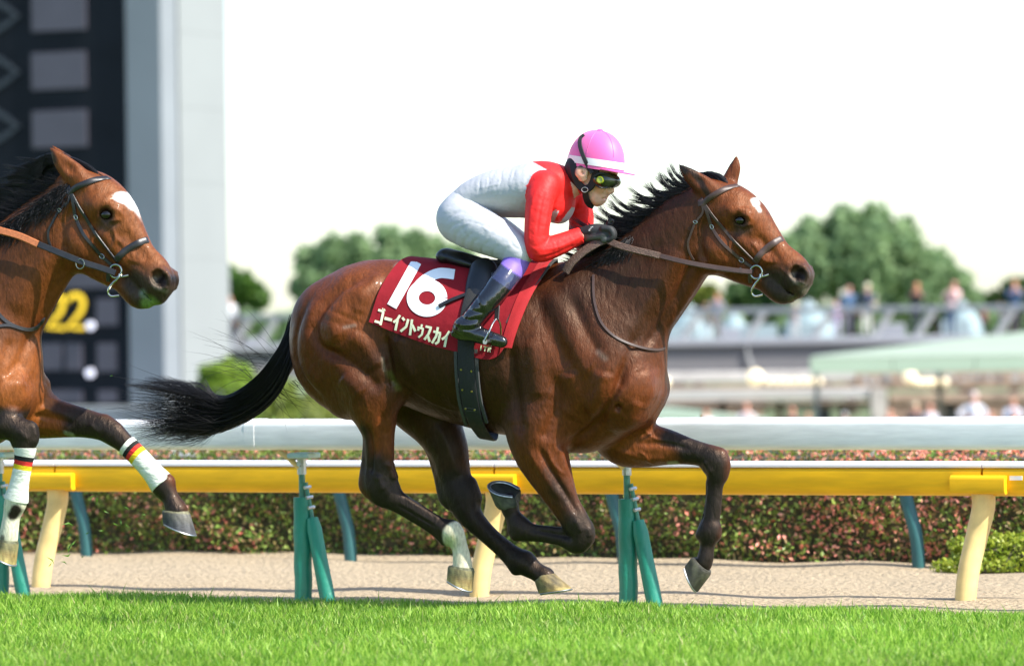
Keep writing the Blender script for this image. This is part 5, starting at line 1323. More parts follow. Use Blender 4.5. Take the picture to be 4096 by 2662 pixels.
mesh_obj('body', v, f, M_SKIN, jk, True, col=c)

# jersey: white body, red sleeves and shoulders
J = Sdf(fr1); G = 9
J.chain([(q[0], q[1], q[2], q[3]+G+3, q[4]) for q in torso[:]] , k=20)
J.chain([(2150,770,0,98,1.45),(2215,810,0,80,1.5),(2235,845,0,50,1.7)], k=40)                   # loose front of the chest
J.chain([(2270,735,0,50,1.15),(2300,735,0,47,1.1)], k=24)                                       # collar
J.chain([(q[0], q[1], q[2], q[3]+G) for q in armN[:-1]] + [(2334,937,98,31)], k=18)
J.chain([(q[0], q[1], q[2], q[3]+G) for q in armF[:-1]] + [(2418,938,-60,30)], k=18)
J.chain([(2345,934,93,36)]*2, k=3, sub=True, n=1); J.chain([(2428,936,-52,34)]*2, k=3, sub=True, n=1)
J.grid(.005); v, f = J.mesh(); v = smooth_mesh(v, f, 2, .4); n = vnormals(v, f)
nr = (40, 400); fa = (-400, -40)
wr_ = [([(2108,960),(2150,985),(2185,960)], -1.0, 7, nr), ([(2112,1000),(2160,1010),(2200,985)], -0.8, 7, nr), ([(2125,1030),(2175,1030),(2215,1005)], -0.7, 7, nr),
       ([(2195,1040),(2205,1000),(2200,965)], -0.7, 6, nr), ([(2215,1030),(2222,995),(2215,958)], -0.7, 5, nr), ([(2240,1020),(2245,990),(2238,950)], -0.6, 5, nr), ([(2262,1010),(2265,985),(2255,945)], -0.6, 5, nr),
       ([(2300,990),(2305,960),(2295,930)], 0.7, 5, nr), ([(2115,870),(2150,900),(2185,905)], -0.8, 8, nr), ([(2112,800),(2150,850),(2195,870)], -0.8, 9, nr), ([(2120,760),(2165,800),(2205,810)], -0.8, 9, nr), ([(2125,930),(2160,945),(2190,935)], -0.6, 6, nr),
       ([(2140,690),(2200,720),(2240,760)], -0.7, 9, nr), ([(2170,680),(2230,700),(2275,730)], 0.7, 8, nr), ([(2200,760),(2240,790),(2290,790)], -0.8, 8, nr), ([(2190,800),(2240,820)], 0.8, 9, nr), ([(2290,740),(2300,770),(2315,800)], 1.2, 6, nr),
       ([(1930,830),(1990,800),(2060,800)], -0.7, 10, nr), ([(1900,790),(1960,770),(2040,764)], -0.6, 5, nr), ([(2000,860),(2040,820),(2070,790)], -0.8, 9, nr), ([(2050,890),(2075,840),(2085,800)], -0.8, 8, nr), ([(1940,700),(1950,735),(1945,765)], -1.9, 5, None), ([(1990,685),(2000,720),(1995,750)], -1.9, 5, None), ([(2045,675),(2050,705),(2048,730)], -1.5, 5, None), ([(1905,715),(1912,750),(1905,775)], -1.5, 5, None), ([(1915,752),(2000,735)], 1.5, 6, None),
       ([(2285,860),(2330,870),(2375,850)], -1.9, 8, fa), ([(2285,900),(2330,905),(2370,890)], -1.9, 7, fa), ([(2300,830),(2340,840),(2380,825)], -1.9, 8, fa)]
wr_ += [([(2150,740),(2128,820),(2118,920),(2122,1000)], 2.4, 8, nr), ([(2175,760),(2160,850),(2150,940)], -3.0, 6, nr), ([(2195,790),(2185,860),(2172,930)], 2.6, 5, nr), ([(2150,1035),(2210,1015),(2280,975)], -2.6, 5, nr), ([(2170,1000),(2230,985),(2300,945)], 2.4, 5, nr)]
v = relief(v, n, fr1, wr_)
uv = fr1.uv(v); wv = -v[:, 1]*900
def inpoly(p, poly):
    x, y = p[:, 0], p[:, 1]; r = np.zeros(len(p), bool); k = len(poly)
    for i in range(k):
        (x0, y0), (x1, y1) = poly[i], poly[(i+1) % k]
        c_ = ((y0 > y) != (y1 > y)); r ^= c_ & (x < (x1-x0)*(y-y0)/(y1-y0+1e-9) + x0)
    return r
def chain_d(v, chain):
    a = catmull([[*fr1.P(*q[:3]), q[3]*K] for q in chain], 4); d = np.full(len(v), 9.)
    for i in range(len(a)-1): d = np.minimum(d, d_cone(v[:, 0], v[:, 1], v[:, 2], a[i, :3], a[i+1, :3], a[i, 3], a[i+1, 3], 1.0))
    return d
sl = np.minimum(chain_d(v, armN), chain_d(v, armF)) < .019
tor = inpoly(uv, [(2080,620),(2187,678),(2104,742),(2118,815),(2205,850),(2190,900),(2196,905),(2228,842),(2238,842),(2206,905),(2250,905),(2295,830),(2420,880),(2420,600)])
red = sl | tor
# white patches on the breast under the arm
red &= ~(inpoly(uv, [(2190,900),(2206,850),(2226,836),(2214,905)]) & ~sl) & ~(inpoly(uv, [(2228,905),(2288,826),(2296,832),(2262,905)]) & ~sl)
WH = np.array([.45, .455, .47]); RD = np.array([.78, .020, .018])
c = np.where(red[:, None], RD, WH)
c = np.where((inpoly(uv, [(2285,700),(2312,760),(2326,800),(2312,806),(2296,790),(2283,730)]) & (wv > 0) & ~sl)[:, None], np.array([.74, .62, .54]), c)
mesh_obj('jersey', v, f, M_SILK, jk, True, col=c)

# breeches
Bc = Sdf(fr1)
Bc.chain([(1848,870,0,97,1.32),(1872,838,0,92,1.36),(1905,805,0,84,1.45)], k=20)
for T_ in (thighN, thighF): Bc.chain([(q[0]-4, q[1], q[2], q[3]+13, *(q[4:])) for q in T_], k=30)
Bc.grid(.005); v, f = Bc.mesh(); v = smooth_mesh(v, f, 2, .4); n = vnormals(v, f)
wr_ = [([(1770,930),(1800,900),(1850,885)], -1.9, 8, nr), ([(1790,975),(1820,930),(1860,905)], -2.2, 8, nr), ([(1830,1000),(1850,960),(1890,930)], -2.2, 8, nr), ([(1870,1010),(1890,970),(1920,950)], -1.9, 7, nr), ([(1775,880),(1810,850),(1850,845)], -1.9, 8, nr),
       ([(1815,790),(1850,810),(1885,845)], -2.2, 9, nr), ([(1830,770),(1870,795),(1905,850)], 1.9, 9, nr), ([(1910,1020),(1930,985),(1960,965)], -1.9, 6, nr), ([(1960,1030),(1975,1000),(2000,980)], -1.9, 6, nr), ([(2010,1030),(2020,1005),(2045,985)], -1.9, 6, nr), ([(2045,960),(2060,985),(2085,1000)], -2.2, 6, nr), ([(1840,880),(1930,900),(2030,940),(2080,965)], -1.1, 4, nr), ([(1790,990),(1860,1008),(1960,1028)], -1.1, 4, nr), ([(1835,905),(1870,960)], -1.5, 7, nr), ([(1930,900),(1960,930)], 1.9, 8, nr)]
v = relief(v, n, fr1, wr_)
mesh_obj('breeches', v, f, M_BREECH, jk, True)

# boots with soft purple tops
def boot(shin, foot, sgn):
    W = Sdf(fr1); W.chain([(q[0], q[1], q[2], q[3]+9) for q in shin], k=14); W.chain([(q[0], q[1], q[2], q[3]+6, .95) for q in foot], k=14)
    W.chain([(1822,1330,sgn*WF,20),(1850,1346,sgn*WF,16),(1950,1362,sgn*WF,12),(2005,1376,sgn*(WF-6),12)], k=8)
    W.chain([(2092,990,sgn*(KW+12),60)]*2, k=4, sub=True, n=1)
    W.grid(.005); v, f = W.mesh(); v = smooth_mesh(v, f, 2, .4); n = vnormals(v, f); rg = (60, 500) if sgn > 0 else (-500, -60)
    v = relief(v, n, fr1, [([(1855,1265),(1900,1280),(1940,1275)], -5.6, 7, rg), ([(1840,1290),(1890,1300),(1935,1295)], 4.8, 8, rg), ([(1880,1235),(1920,1245),(1960,1250)], -4.0, 8, rg), ([(1860,1315),(1910,1318),(1940,1310)], -4.0, 7, rg), ([(1825,1300),(1850,1330)], 3.2, 8, rg), ([(1930,1180),(1960,1230)], 4.0, 9, rg), ([(1960,1320),(1985,1345)], -3.2, 6, rg)])
    uv = fr1.uv(v); ax = (uv - np.array([2078, 1030])) @ np.array([-.57, .82])
    c = np.tile(np.array([.008, .008, .009]), (len(v), 1))
    c[ax < 128] = (.030, .035, .085); c[ax < 62] = (.22, .135, .52); c[(ax < 66) & (ax > 60)] = (.10, .07, .25)
    fa_ = ax[f].mean(1) < 62
    for nm, sel, m_ in (('boot', ~fa_, M_BOOT), ('boot_top', fa_, M_GAITER)):
        g_ = f[sel]; ix, inv = np.unique(g_, return_inverse=True); mesh_obj(nm, v[ix], inv.reshape(-1, 4), m_, jk, True, col=c[ix])
boot(shinN, footN, 1); boot(shinF, footF, -1)
# splashes of sand on the boot are left to the gloss; gloves
def glove(base, sgn, name='glove'):
    W = Sdf(fr1); u, v_, w = base
    W.chain([(u-66, v_+2, w+12*sgn, 25),(u-40, v_-2, w+8*sgn, 29),(u-8, v_-5, w, 31, 1.25),(u+22, v_-2, w-2*sgn, 29, 1.5)], k=12)
    for i, (dw, L) in enumerate(((36, .90), (12, 1.0), (-12, .98), (-35, .86))):
        W.chain([(u+14, v_-16, w+dw, 14),(u+14+32*L, v_-12, w+dw, 14.5),(u+18+40*L, v_+8, w+dw, 13),(u+12+36*L, v_+26, w+dw, 12),(u+16, v_+30, w+dw, 11)], k=3)
    W.chain([(u-52, v_+22, w+14*sgn, 14),(u-20, v_+16, w+30*sgn, 14),(u+12, v_+15, w+36*sgn, 13),(u+30, v_+26, w+30*sgn, 11)], k=5)
    W.chain([(u+16, v_+8, w+30*sgn, 17),(u+36, v_+7, w+30*sgn, 15)], k=6)
    W.chain([(u-20, v_+14, w-26*sgn, 15),(u+8, v_+24, w-46*sgn, 13),(u+34, v_+26, w-42*sgn, 11)], k=8)
    W.grid(.004); v, f = W.mesh(); v = smooth_mesh(v, f, 1, .4); uv = fr1.uv(v)
    c = np.tile(np.array([.020, .021, .022]), (len(v), 1)); lo = (uv[:, 1] > v_ + 14 + .1*(uv[:, 0] - u)) & (uv[:, 0] < u + 28); c[lo] = (.085, .09, .085)
    cu = uv[:, 0] < u - 34; c[cu & ~lo] = (.008, .008, .009)
    return mesh_obj(name, v, f, M_GLOVE, jk, True, col=c)
gl = glove((2398, 930, 78), 1); glove((2455, 928, -62), -1)
# small white lettering on the cuff of the glove
M_WLET = mat('glove_lettering', (.7, .7, .7), rough=.6)
def c8(x, y): return (2150 + x/4.327, 800 + y/4.327)
for px in ([c8(872,520), c8(905,530)], [c8(884,536), c8(896,512)], [c8(888,500), c8(912,508)], [c8(900,488), c8(918,496), c8(926,484)], [c8(912,470), c8(930,478)], [c8(930,462), c8(952,470), c8(946,456)]):
    P3 = [fr1.P(*q, 92 + 34) for q in px]
    q = [np.array(p_) for p_ in P3]
    yy = [Sdf_y for Sdf_y in ()]
    b = MB(); b.tube([p_ + np.array([0, .006, 0]) for p_ in q], .0013, n=5, up=(0, 1, 0)); b.build('cuff_letter', M_WLET, gl)

# cap
hb = rad(8.7); e1 = np.array([math.cos(hb), math.sin(hb)]); e2 = np.array([math.sin(hb), -math.cos(hb)])
HC = np.array([2379., 662.])
def cap_pt(ph, th, s=1.0, rx=116, ry=99, hh=140):
    """ph around (0 front), th 0 rim .. 1 top"""
    a = th*math.pi/2; r = math.cos(a)**.88; u = HC + e1*rx*s*r*math.cos(ph)*(1.03 if math.cos(ph) > 0 else .97) + e2*hh*s*math.sin(a)**.97
    return fr1.P(u[0], u[1], ry*s*r*math.sin(ph))
def cap_part(name, t0, t1, s, m, parent, nt=16, npn=48, close=True):
    ts = np.linspace(t0, t1, nt); v = [cap_pt(2*math.pi*k/npn, t, s) for t in ts for k in range(npn)]; f = []
    for i in range(nt-1):
        for k in range(npn): j = (k+1) % npn; f.append((i*npn+k, i*npn+j, i*npn+npn+j, i*npn+npn+k))
    return mesh_obj(name, v, f, m, parent, True)
hl = cap_part('cap', -.06, 1.0, 1.0, M_PINK, jk); 
cap_part('cap_band', -.005, .115, 1.012, M_BAND, hl, nt=5)
for ph in (0.02, math.pi/3, 2*math.pi/3, math.pi, 4*math.pi/3, 5*math.pi/3, ):
    b = MB(); b.tube([cap_pt(ph + .9, t, 1.004) for t in np.linspace(.2, .98, 14)], .0011, n=5); b.build('seam', M_PINK, hl)
q = cap_pt(0, 1.0); b = MB(); b.tube([q + (0, 0, -.004), q + (0, 0, .004), q + (0, 0, .008)], [.016, .015, .008], n=14); b.build('button', M_PINK, hl)
# peak
v = []; f = []; na = 21; nrr = 5
for i in range(nrr):
    for k in range(na):
        ph = rad(-78 + 156*k/(na-1)); p0 = cap_pt(ph, -.05, 1.005); out = .052*i/(nrr-1)*max(0, math.cos(ph*1.12))**.8
        dv = np.array([math.cos(hb)*math.cos(ph), -math.sin(ph)*.6, -math.sin(hb)*math.cos(ph) - .10*i/(nrr-1)]); v.append(p0 + dv*out)
v = np.array(v).reshape(nrr, na, 3); sheet_mesh(v, .004, 'peak', M_PINKD, hl)
# black harness, chin strap
def cap_strap(px, width, name, m=M_STRAP, par=jk, thick=.005, wr=None):
    pts = []
    for (u, v_, w) in px: pts.append(fr1.P(u, v_, w))
    c = catmull(np.array(pts), 6); g = np.tile(np.array([0, -1, .1]), (len(c), 1)); return ribbon(name, c, g, width*K, thick, m, par)
hs = cap_strap([(2292,660,66),(2300,700,76),(2316,738,70),(2342,756,66),(2366,742,68),(2380,706,72),(2384,672,76)], 30, 'harness', thick=.008)
cap_strap([(2340,745,70),(2342,775,62),(2348,802,48),(2360,818,24),(2372,824,0),(2360,818,-24),(2348,802,-48)], 25, 'chin_strap', thick=.006)
buckle(B, (2339,759,0), 13, M_STEEL, jk, 'chin_buckle', w=82, asp=.75)
skull = Sdf(fr1); skull.chain([(2340,684,0,84,.94),(2385,684,0,80,.94)], k=10); skull.chain([(2420,770,0,110,1.2)]*2, k=10, sub=True, n=1); skull.chain([(2328,700,100,50,1.0)]*2, k=6, sub=True, n=1, mirror=True); skull.grid(.006); v, f = skull.mesh(); mesh_obj('skull_liner', v, f, M_STRAP, jk, True)
# goggles
Gg = Sdf(fr1); Gg.chain([(2394,717,64,26,.75),(2424,721,58,30,.85),(2450,724,36,29,.9),(2462,726,0,22,1.2),(2450,724,-36,29,.9),(2424,721,-58,30,.85),(2394,717,-64,26,.75)], k=4)
Gg.chain([(2436,772,0,24,1.0),(2450,756,0,16,1.0)], k=6, sub=True); Gg.grid(.0042); v, f = Gg.mesh(); v = smooth_mesh(v, f, 2, .4)
gg = mesh_obj('goggles', v, f, M_LENS, jk, True)
px_tube(fr1, [(2376,706,88),(2400,693,86),(2430,696,70),(2452,700,40),(2462,704,0)], .0045, M_FRAME, gg, 'goggle_rim')
px_tube(fr1, [(2382,738,86),(2400,750,84),(2426,750,70),(2442,742,46)], .004, M_FRAME, gg, 'goggle_rim')
q = fr1.P(2401, 720, 86); nn = np.array([.18, -1, .05]); nn /= np.linalg.norm(nn)
b = MB(); b.tube([q, q + nn*.006, q + nn*.010], [.017, .017, .014], n=20, up=(0, 0, 1)); vt = b.build('goggle_vent', M_VENT, gg)
ringp = [q + nn*.0105 + .0125*np.array([math.cos(a), 0, math.sin(a)]) for a in np.linspace(0, 2*math.pi, 17)]; b = MB(); b.tube(ringp, .0022, n=6, cap=False, up=(0, 1, 0)); b.build('vent_ring', M_VENT, vt)
st_pts = []
for (u, v_) in ((2338,540),(2322,556),(2320,580),(2328,610),(2340,640),(2352,664),(2368,692)):
    best = None
    # point of the cap surface seen at this pixel
    lo, hi = 0., 110.
    rel = np.array([u, v_]) - HC; x = rel @ e1; y = rel @ e2
    a = math.asin(min(1, max(0, y/140))); r = math.cos(a)**.88; cx = x/(116*max(r, 1e-3)*(1.03 if x > 0 else .97)); w = 99*r*math.sqrt(max(0, 1 - min(1, cx*cx))) + 4 if y > 0 else 92
    st_pts.append((u, v_, max(w, 30)))
cap_strap(st_pts, 17, 'goggle_strap', thick=.004)
# whip held upright in the near hand
wp = empty('riding_whip', tuple(fr1.o), -fr1.psi); tag(wp, 'black riding whip with round knob held in the jockey hand', 'whip')
px_tube(fr1, [(2440,892,62),(2425,920,60),(2400,965,55),(2340,1040,20)], .006, M_STRAP, wp, 'shaft')
px_tube(fr1, [(2446,880,64),(2442,888,64),(2436,900,62)], [.015]*11, M_BLEATHER, wp, 'knob', n=14)
buckle(B, (2443,886,0), 11, M_FRAME, wp, 'knob_ring', w=76, asp=.9, rad_=.003)
# ------------------------------------------------------------------ far background
def zpx(u, v, d): return at_depth(u, v, d)[2]
def xpx(u, v, d): return at_depth(u, v, d)[0]
def ypos(d): return CAM[1] + d
GZ = -2.7
# ---- scoreboard tower
M_BOARD = mat('board_black', (.010, .0125, .017), rough=.7, spec=.15, noise=(.6, .25))
M_TGREY = mat('tower_grey', (.23, .25, .265), rough=.6, noise=(.35, .10))
M_TWHITE = mat('tower_white', (.27, .285, .28), rough=.6, noise=(.3, .06))
M_PANE = mat('dark_panel', (.085, .075, .095), rough=.4, noise=(.8, .12))
M_CHEV = mat('faint_chevron', (.035, .042, .052), rough=.5)
M_LED = mat('yellow_led', (.5, .36, .02), emit=((1.0, .66, .03), .62))
M_DOT = mat('white_lamp', (.6, .6, .68), emit=((.85, .85, 1.0), .55))
TB = rad(27); TD = 118.0
tc_ = at_depth(652, 800, TD); TE = np.array([math.cos(TB), -math.sin(TB), 0]); TN = np.array([math.sin(TB), math.cos(TB), 0])   # along the front, into the tower
tw = empty('scoreboard_tower', (tc_[0], tc_[1], GZ), -TB); tag(tw, 'tall dark scoreboard tower with grey frame and white side wall', 'tower')
class TF:      # tower local: x along front (negative to the left), y inwards, z from ground
    @staticmethod
    def P(u, v, y=0.0):
        d = ray(u, v); o = np.array([tc_[0], tc_[1], GZ]); t = (np.dot(o - CAM, TN) + y) / np.dot(d, TN); p = CAM + d*t - o
        return np.array([p @ TE, y, p[2]])
HT = 24.0
xg = TF.P(508, 800)[0]
b = MB(); b.box((xg/2 - .0, .4, HT/2), (-xg, .8, HT), bevel=.03); b.build('frame_strip', M_TGREY, tw)
b = MB(); b.box((xg - 5.0, .48, HT/2), (10.0, .8, HT)); b.build('display_face', M_BOARD, tw)
nz = 12
for i in range(nz):      # side wall of cladding panels with thin joints
    for j in range(2):
        b = MB(); b.box((-.02, .83 + 1.24*j + .62, (i + .5)*HT/nz), (.10, 1.238, HT/nz - .004), bevel=.004); b.build('cladding_panel', M_TWHITE, tw)
b = MB(); b.box((-5, 2.05, HT/2), (9.86, 2.4, HT - .1)); b.build('core', M_TGREY, tw)
b = MB(); p = TF.P(480, 1622); b.box((-5.2, -.15, p[2]/2), (11.0, .5, p[2]), bevel=.03); b.build('plinth', M_TWHITE, tw)
def tpanel(u0, v0, u1, v1, m=M_PANE, name='panel', y=.055):
    a = TF.P(u0, v0, y); c = TF.P(u1, v1, y); a0 = (a + c)/2; b = MB(); b.box((a0[0], y, a0[2]), (abs(c[0]-a[0]), .05, abs(c[2]-a[2])), bevel=.008); b.build(name, m, tw)
for q in ((125,-60,345,118),(125,214,345,352),(128,446,350,586),(385,1195,472,1300),(160,1372,250,1480),(262,1372,330,1480),(388,1372,468,1485),(165,1560,330,1612),(392,1560,470,1612),(240,1085,505,1150),(130,680,345,820)): tpanel(*q)
def tstroke(px, w, m, name, y=.03):
    P3 = [TF.P(u, v, y) for u, v in px]; V = np.array(P3); n = len(V); t = np.gradient(V, axis=0); t /= np.linalg.norm(t, axis=1)[:, None]
    s = np.cross(t, (0, 1, 0)); hw = w/152.5/2; v = []
    for i in range(n): v += [V[i] - s[i]*hw, V[i] + s[i]*hw, V[i] + s[i]*hw + (0, -.03, 0), V[i] - s[i]*hw + (0, -.03, 0)]
    f = []
    for i in range(n-1):
        for k in range(4): f.append((i*4+k, i*4+(k+1) % 4, i*4+4+(k+1) % 4, i*4+4+k))
    f += [(3, 2, 1, 0), tuple(range((n-1)*4, n*4))]
    o = mesh_obj(name, v, f, m, tw, False); fixnormals(o); return o
for v0 in (65, 290, 505, -160):
    tstroke([(-30, v0-70), (30, v0-32), (72, v0), (30, v0+32), (-30, v0+70)], 22, M_CHEV, 'chevron')
def two(u0, v0, w, h):
    a = arc(u0 + w*.52, v0 + h*.30, w*.36, h*.22, 200, 372, 14); return a + [(u0 + w*.76, v0 + h*.52), (u0 + w*.14, v0 + h*.91), (u0 + w*.92, v0 + h*.91)]
tstroke(two(180, 1166, 84, 158), 19, M_LED, 'led_digit'); tstroke(two(260, 1166, 84, 158), 19, M_LED, 'led_digit')
for (u, v) in ((362, 1302), (360, 1491)):
    p = TF.P(u, v, .0); b = MB(); b.tube([p + (0, .05, 0), p + (0, -.05, 0)], .11, n=20, up=(0, 0, 1)); b.build('round_lamp', M_DOT, tw)

# ---- viewing deck
DD = 140.0; SDK = F_PX / DD
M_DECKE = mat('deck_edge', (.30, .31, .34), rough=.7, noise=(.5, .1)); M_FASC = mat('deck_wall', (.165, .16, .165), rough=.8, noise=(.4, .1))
M_RAILG = mat('grey_handrail', (.17, .19, .21), rough=.5); M_STRUT = mat('pale_strut', (.36, .36, .355), rough=.55); M_GLASSY = mat('pale_panel', (.29, .36, .375), rough=.2)
dk = empty('viewing_deck', (xpx(2900, 1345, DD), ypos(DD), GZ)); tag(dk, 'long grey viewing deck with handrail on slanted struts', 'deck')
dox = xpx(2900, 1345, DD); zf = zpx(2900, 1352, DD) - GZ; x0 = xpx(890, 1345, DD) - dox - 6; x1 = xpx(4900, 1345, DD) - dox
th = 28/SDK; wl_h = 108/SDK
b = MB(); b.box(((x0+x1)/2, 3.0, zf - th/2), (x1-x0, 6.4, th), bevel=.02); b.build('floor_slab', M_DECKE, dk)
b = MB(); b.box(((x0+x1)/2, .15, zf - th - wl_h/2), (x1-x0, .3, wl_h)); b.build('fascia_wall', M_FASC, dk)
hz = zpx(2900, 1243, DD) - GZ
b = MB(); b.box(((x0+x1)/2, .2, hz), (x1-x0, .10, .17), bevel=.02); b.build('handrail', M_RAILG, dk)
us = [u for u in range(960, 1500, 105)] + list(range(1700, 2600, 230)) + [2760, 3020, 3290, 3530, 3700, 4020, 4250, 4500]
for u in us:
    xb = xpx(u - 32, 1345, DD) - dox; xt = xpx(u + 38, 1243, DD) - dox
    b = MB(); b.tube([(xb, .2, zf), (xt, .2, hz - .08)], .11, n=4, up=(0, 1, 0)); b.build('strut', M_STRUT, dk)
for u in range(930, 4700, 600):
    xb = xpx(u, 1345, DD) - dox; b = MB(); b.box((xb, 5.0, (zf - th)/2), (.5, .5, zf - th)); b.build('pillar', M_FASC, dk)
b = MB(); b.tube([(xpx(2985, 1400, DD) - dox, -.1, zf - .1), (xpx(2990, 1400, DD) - dox, -.1, zf - .6), (xpx(3010, 1400, DD) - dox, -.15, zf - .95)], .05, n=8); 
b.build('drain_pipe', M_STRUT, dk)
# pale parapet blocks seen behind the rail
for (u, w_, v0, m) in ((3050, 150, 1300, M_GLASSY), (2930, 90, 1310, M_DECKE), (3230, 130, 1296, M_GLASSY), (3590, 110, 1302, M_DECKE), (3850, 120, 1290, M_GLASSY), (1010, 90, 1325, M_DECKE), (2740, 130, 1300, M_GLASSY)):
    xb = xpx(u, 1345, DD) - dox; h = (1352 - v0)/SDK; b = MB(); b.box((xb, 2.2, zf + h/2), (w_/SDK, .2, h), bevel=.02); b.build('low_panel', m, dk)

# ---- pop-up tents on the deck
M_TENT = mat('pale_blue_canvas', (.27, .36, .37), rough=.7, noise=(1.2, .08), trans=0)
def tent(u, v_top, wpx, lab):
    x = xpx(u, 1300, DD + 3.2); e = empty('popup_tent', (x, ypos(DD + 3.2), GZ + zf)); tag(e, lab, 'tent', 'pale blue tents on the deck')
    h = (1350 - v_top)/(F_PX/(DD+3.2)); hw = wpx/(F_PX/(DD+3.2))/2; n = 16; v = []; f = []
    for i in range(7):
        t = i/6; r = hw*math.cos(t*math.pi/2)**.9
        for k in range(n):
            a = 2*math.pi*k/n; v.append((r*math.cos(a)*(1 + .05*math.cos(4*a)), r*.8*math.sin(a), h*t**1.1))
    for i in range(6):
        for k in range(n): f.append((i*n+k, i*n+(k+1) % n, i*n+n+(k+1) % n, i*n+n+k))
    mesh_obj('canopy', v, f, M_TENT, e, 40)
    for s in (-1, 1):
        b = MB(); b.tube([(hw*math.cos(t*math.pi/2)**.9*s*1.01, -.02, h*t**1.1 + .01) for t in np.linspace(0, 1, 9)], .025, n=6); b.build('pole', M_STRUT, e)
tent(2760, 1212, 200, 'pale blue tent on the deck left of the grey clothed spectator')
tent(2935, 1245, 130, 'small pale blue tent on the deck under the chin of the leading horse')
tent(3235, 1200, 210, 'pale blue tent on the deck below the leading horse muzzle')
tent(3850, 1208, 170, 'pale blue tent behind the spectator in pink on the deck')

# ---- spectators
M_FOLK = mat('clothed_figure', attr='Col', rough=.75, noise=(6, .12))
def person(loc, h, top, leg, skin=(.55, .30, .20), hair=(.02, .017, .015), hat=None, pose=0, lab='', group=None, face=0.0, prop=None):
    e = empty('person', loc, face); tag(e, lab, 'person', group); S = Sdf(Frame((0, 0, 0), 0)); k = h/1.7; r_ = np.random.default_rng(int(abs(loc[0])*977) % 9999)
    L = lambda pts, kk=.03: S.lchain([(x*k, y*k, z*k, r*k, 1.0) for x, y, z, r in pts], kk*k)
    lean = .04*r_.normal()
    L([(0, 0, .88, .15), (lean*.5, 0, 1.08, .14), (lean, 0, 1.28, .165), (lean, 0, 1.38, .13)])
    L([(lean, 0, 1.42, .06), (lean*1.2, -.01, 1.50, .058)]); L([(lean*1.2, -.02, 1.575, .088), (lean*1.2, -.025, 1.615, .09)], .02)
    for s in (-1, 1):
        L([(s*.09, 0, .88, .095), (s*.10, .0, .48, .065), (s*.11, .01, .08, .048)]); L([(s*.11, .02, .045, .045), (s*.12, -.13, .035, .036)], .02)
        if pose == 1:   # arms raised in front (holding a phone)
            L([(lean + s*.19, 0, 1.36, .06), (s*.24, -.10, 1.16, .048), (s*.12, -.26, 1.32, .04), (s*.06, -.30, 1.38, .042)])
        elif pose == 2:  # elbows out on the rail
            L([(lean + s*.19, 0, 1.36, .06), (s*.34, -.05, 1.18, .05), (s*.16, -.22, 1.12, .042), (s*.08, -.26, 1.12, .042)])
        else:
            L([(lean + s*.19, 0, 1.36, .06), (s*.25, .02, 1.08, .048), (s*.25, -.05, .84, .04), (s*.24, -.07, .76, .042)])
    S.grid(.026*k); v, f = S.mesh(); v = smooth_mesh(v, f, 1); z = v[:, 2]/k; c = np.tile(np.array(top, float), (len(v), 1)); c[z < .86] = leg; c[z < .09] = (.04, .035, .03)
    c[z > 1.445] = skin; hand = (z < .82) & (np.abs(v[:, 0]/k) > .19) if pose == 0 else (v[:, 1]/k < -.255) & (z > 1.0); c[hand] = skin
    mesh_obj('body', v, f, M_FOLK, e, True, col=c)
    Hs = Sdf(Frame((0, 0, 0), 0))
    if hat is None: Hs.lchain([(lean*1.2*k, .012*k, 1.615*k, .098*k, 1.0), (lean*1.2*k, .03*k, 1.58*k, .09*k, 1.0)], .01); Hs.lchain([(lean*1.2*k, -.13*k, 1.55*k, .10*k, 1.0)]*2, .02, sub=True, n=1)
    else: Hs.lchain([(lean*1.2*k, 0, 1.64*k, .103*k, 1.0), (lean*1.2*k, -.01*k, 1.665*k, .09*k, 1.0)], .01); Hs.lchain([(lean*1.2*k, -.09*k, 1.63*k, .035*k, 1.0), (lean*1.2*k, -.15*k, 1.62*k, .02*k, 1.0)], .02); Hs.lchain([(lean*1.2*k, -.03*k, 1.50*k, .10*k, 1.0)]*2, .015, sub=True, n=1)
    Hs.grid(.014*k); v, f = Hs.mesh(); mesh_obj('hair' if hat is None else 'hat', v, f, M_FOLK, e, True, col=np.tile(np.array(hair if hat is None else hat), (len(v), 1)))
    if prop == 'bag':
        b = MB(); b.box((.26*k, -.02, .95*k), (.18*k, .26*k, .34*k), bevel=.04); o = b.build('shoulder_bag', M_FOLK, e, col=np.tile((.50, .42, .28), (32, 1)))
G1, G2 = 'spectators on the viewing deck', 'spectators below the viewing deck'
def deck_person(u, vt, top, leg, lab, dd=-.6, **kw):
    d = DD + dd if dd < 0 else DD + dd; fz = GZ + zf; x, y, _ = at_depth(u, 1300, d); h = zpx(u, vt, d) - fz; person((x, y, fz), h, top, leg, lab=lab, group=G1, **kw)
W0 = (.80, .80, .80)
deck_person(915, 1186, W0, (.06, .07, .10), 'spectator in white shirt beside the scoreboard tower', dd=.8, skin=(.6, .28, .18))
deck_person(2868, 1172, (.22, .24, .30), (.30, .28, .28), 'spectator in grey clothes left of the small pale blue tent', dd=.9, pose=1, skin=(.6, .25, .15))
deck_person(2826, 1212, (.55, .45, .30), (.70, .68, .64), 'short fair-haired spectator at the left of the one in grey', dd=1.2, hair=(.40, .24, .10))
deck_person(3182, 1214, (.55, .42, .38), (.55, .52, .50), 'spectator in beige behind the leading horse muzzle', dd=1.0, pose=1)
deck_person(3346, 1200, (.62, .48, .72), (.60, .55, .70), 'small spectator in lilac leaning on the deck rail', dd=.7, pose=2, skin=(.62, .33, .25))
deck_person(3392, 1144, (.10, .18, .30), (.25, .24, .26), 'tall spectator in blue behind the one in lilac', dd=1.0, skin=(.55, .28, .20))
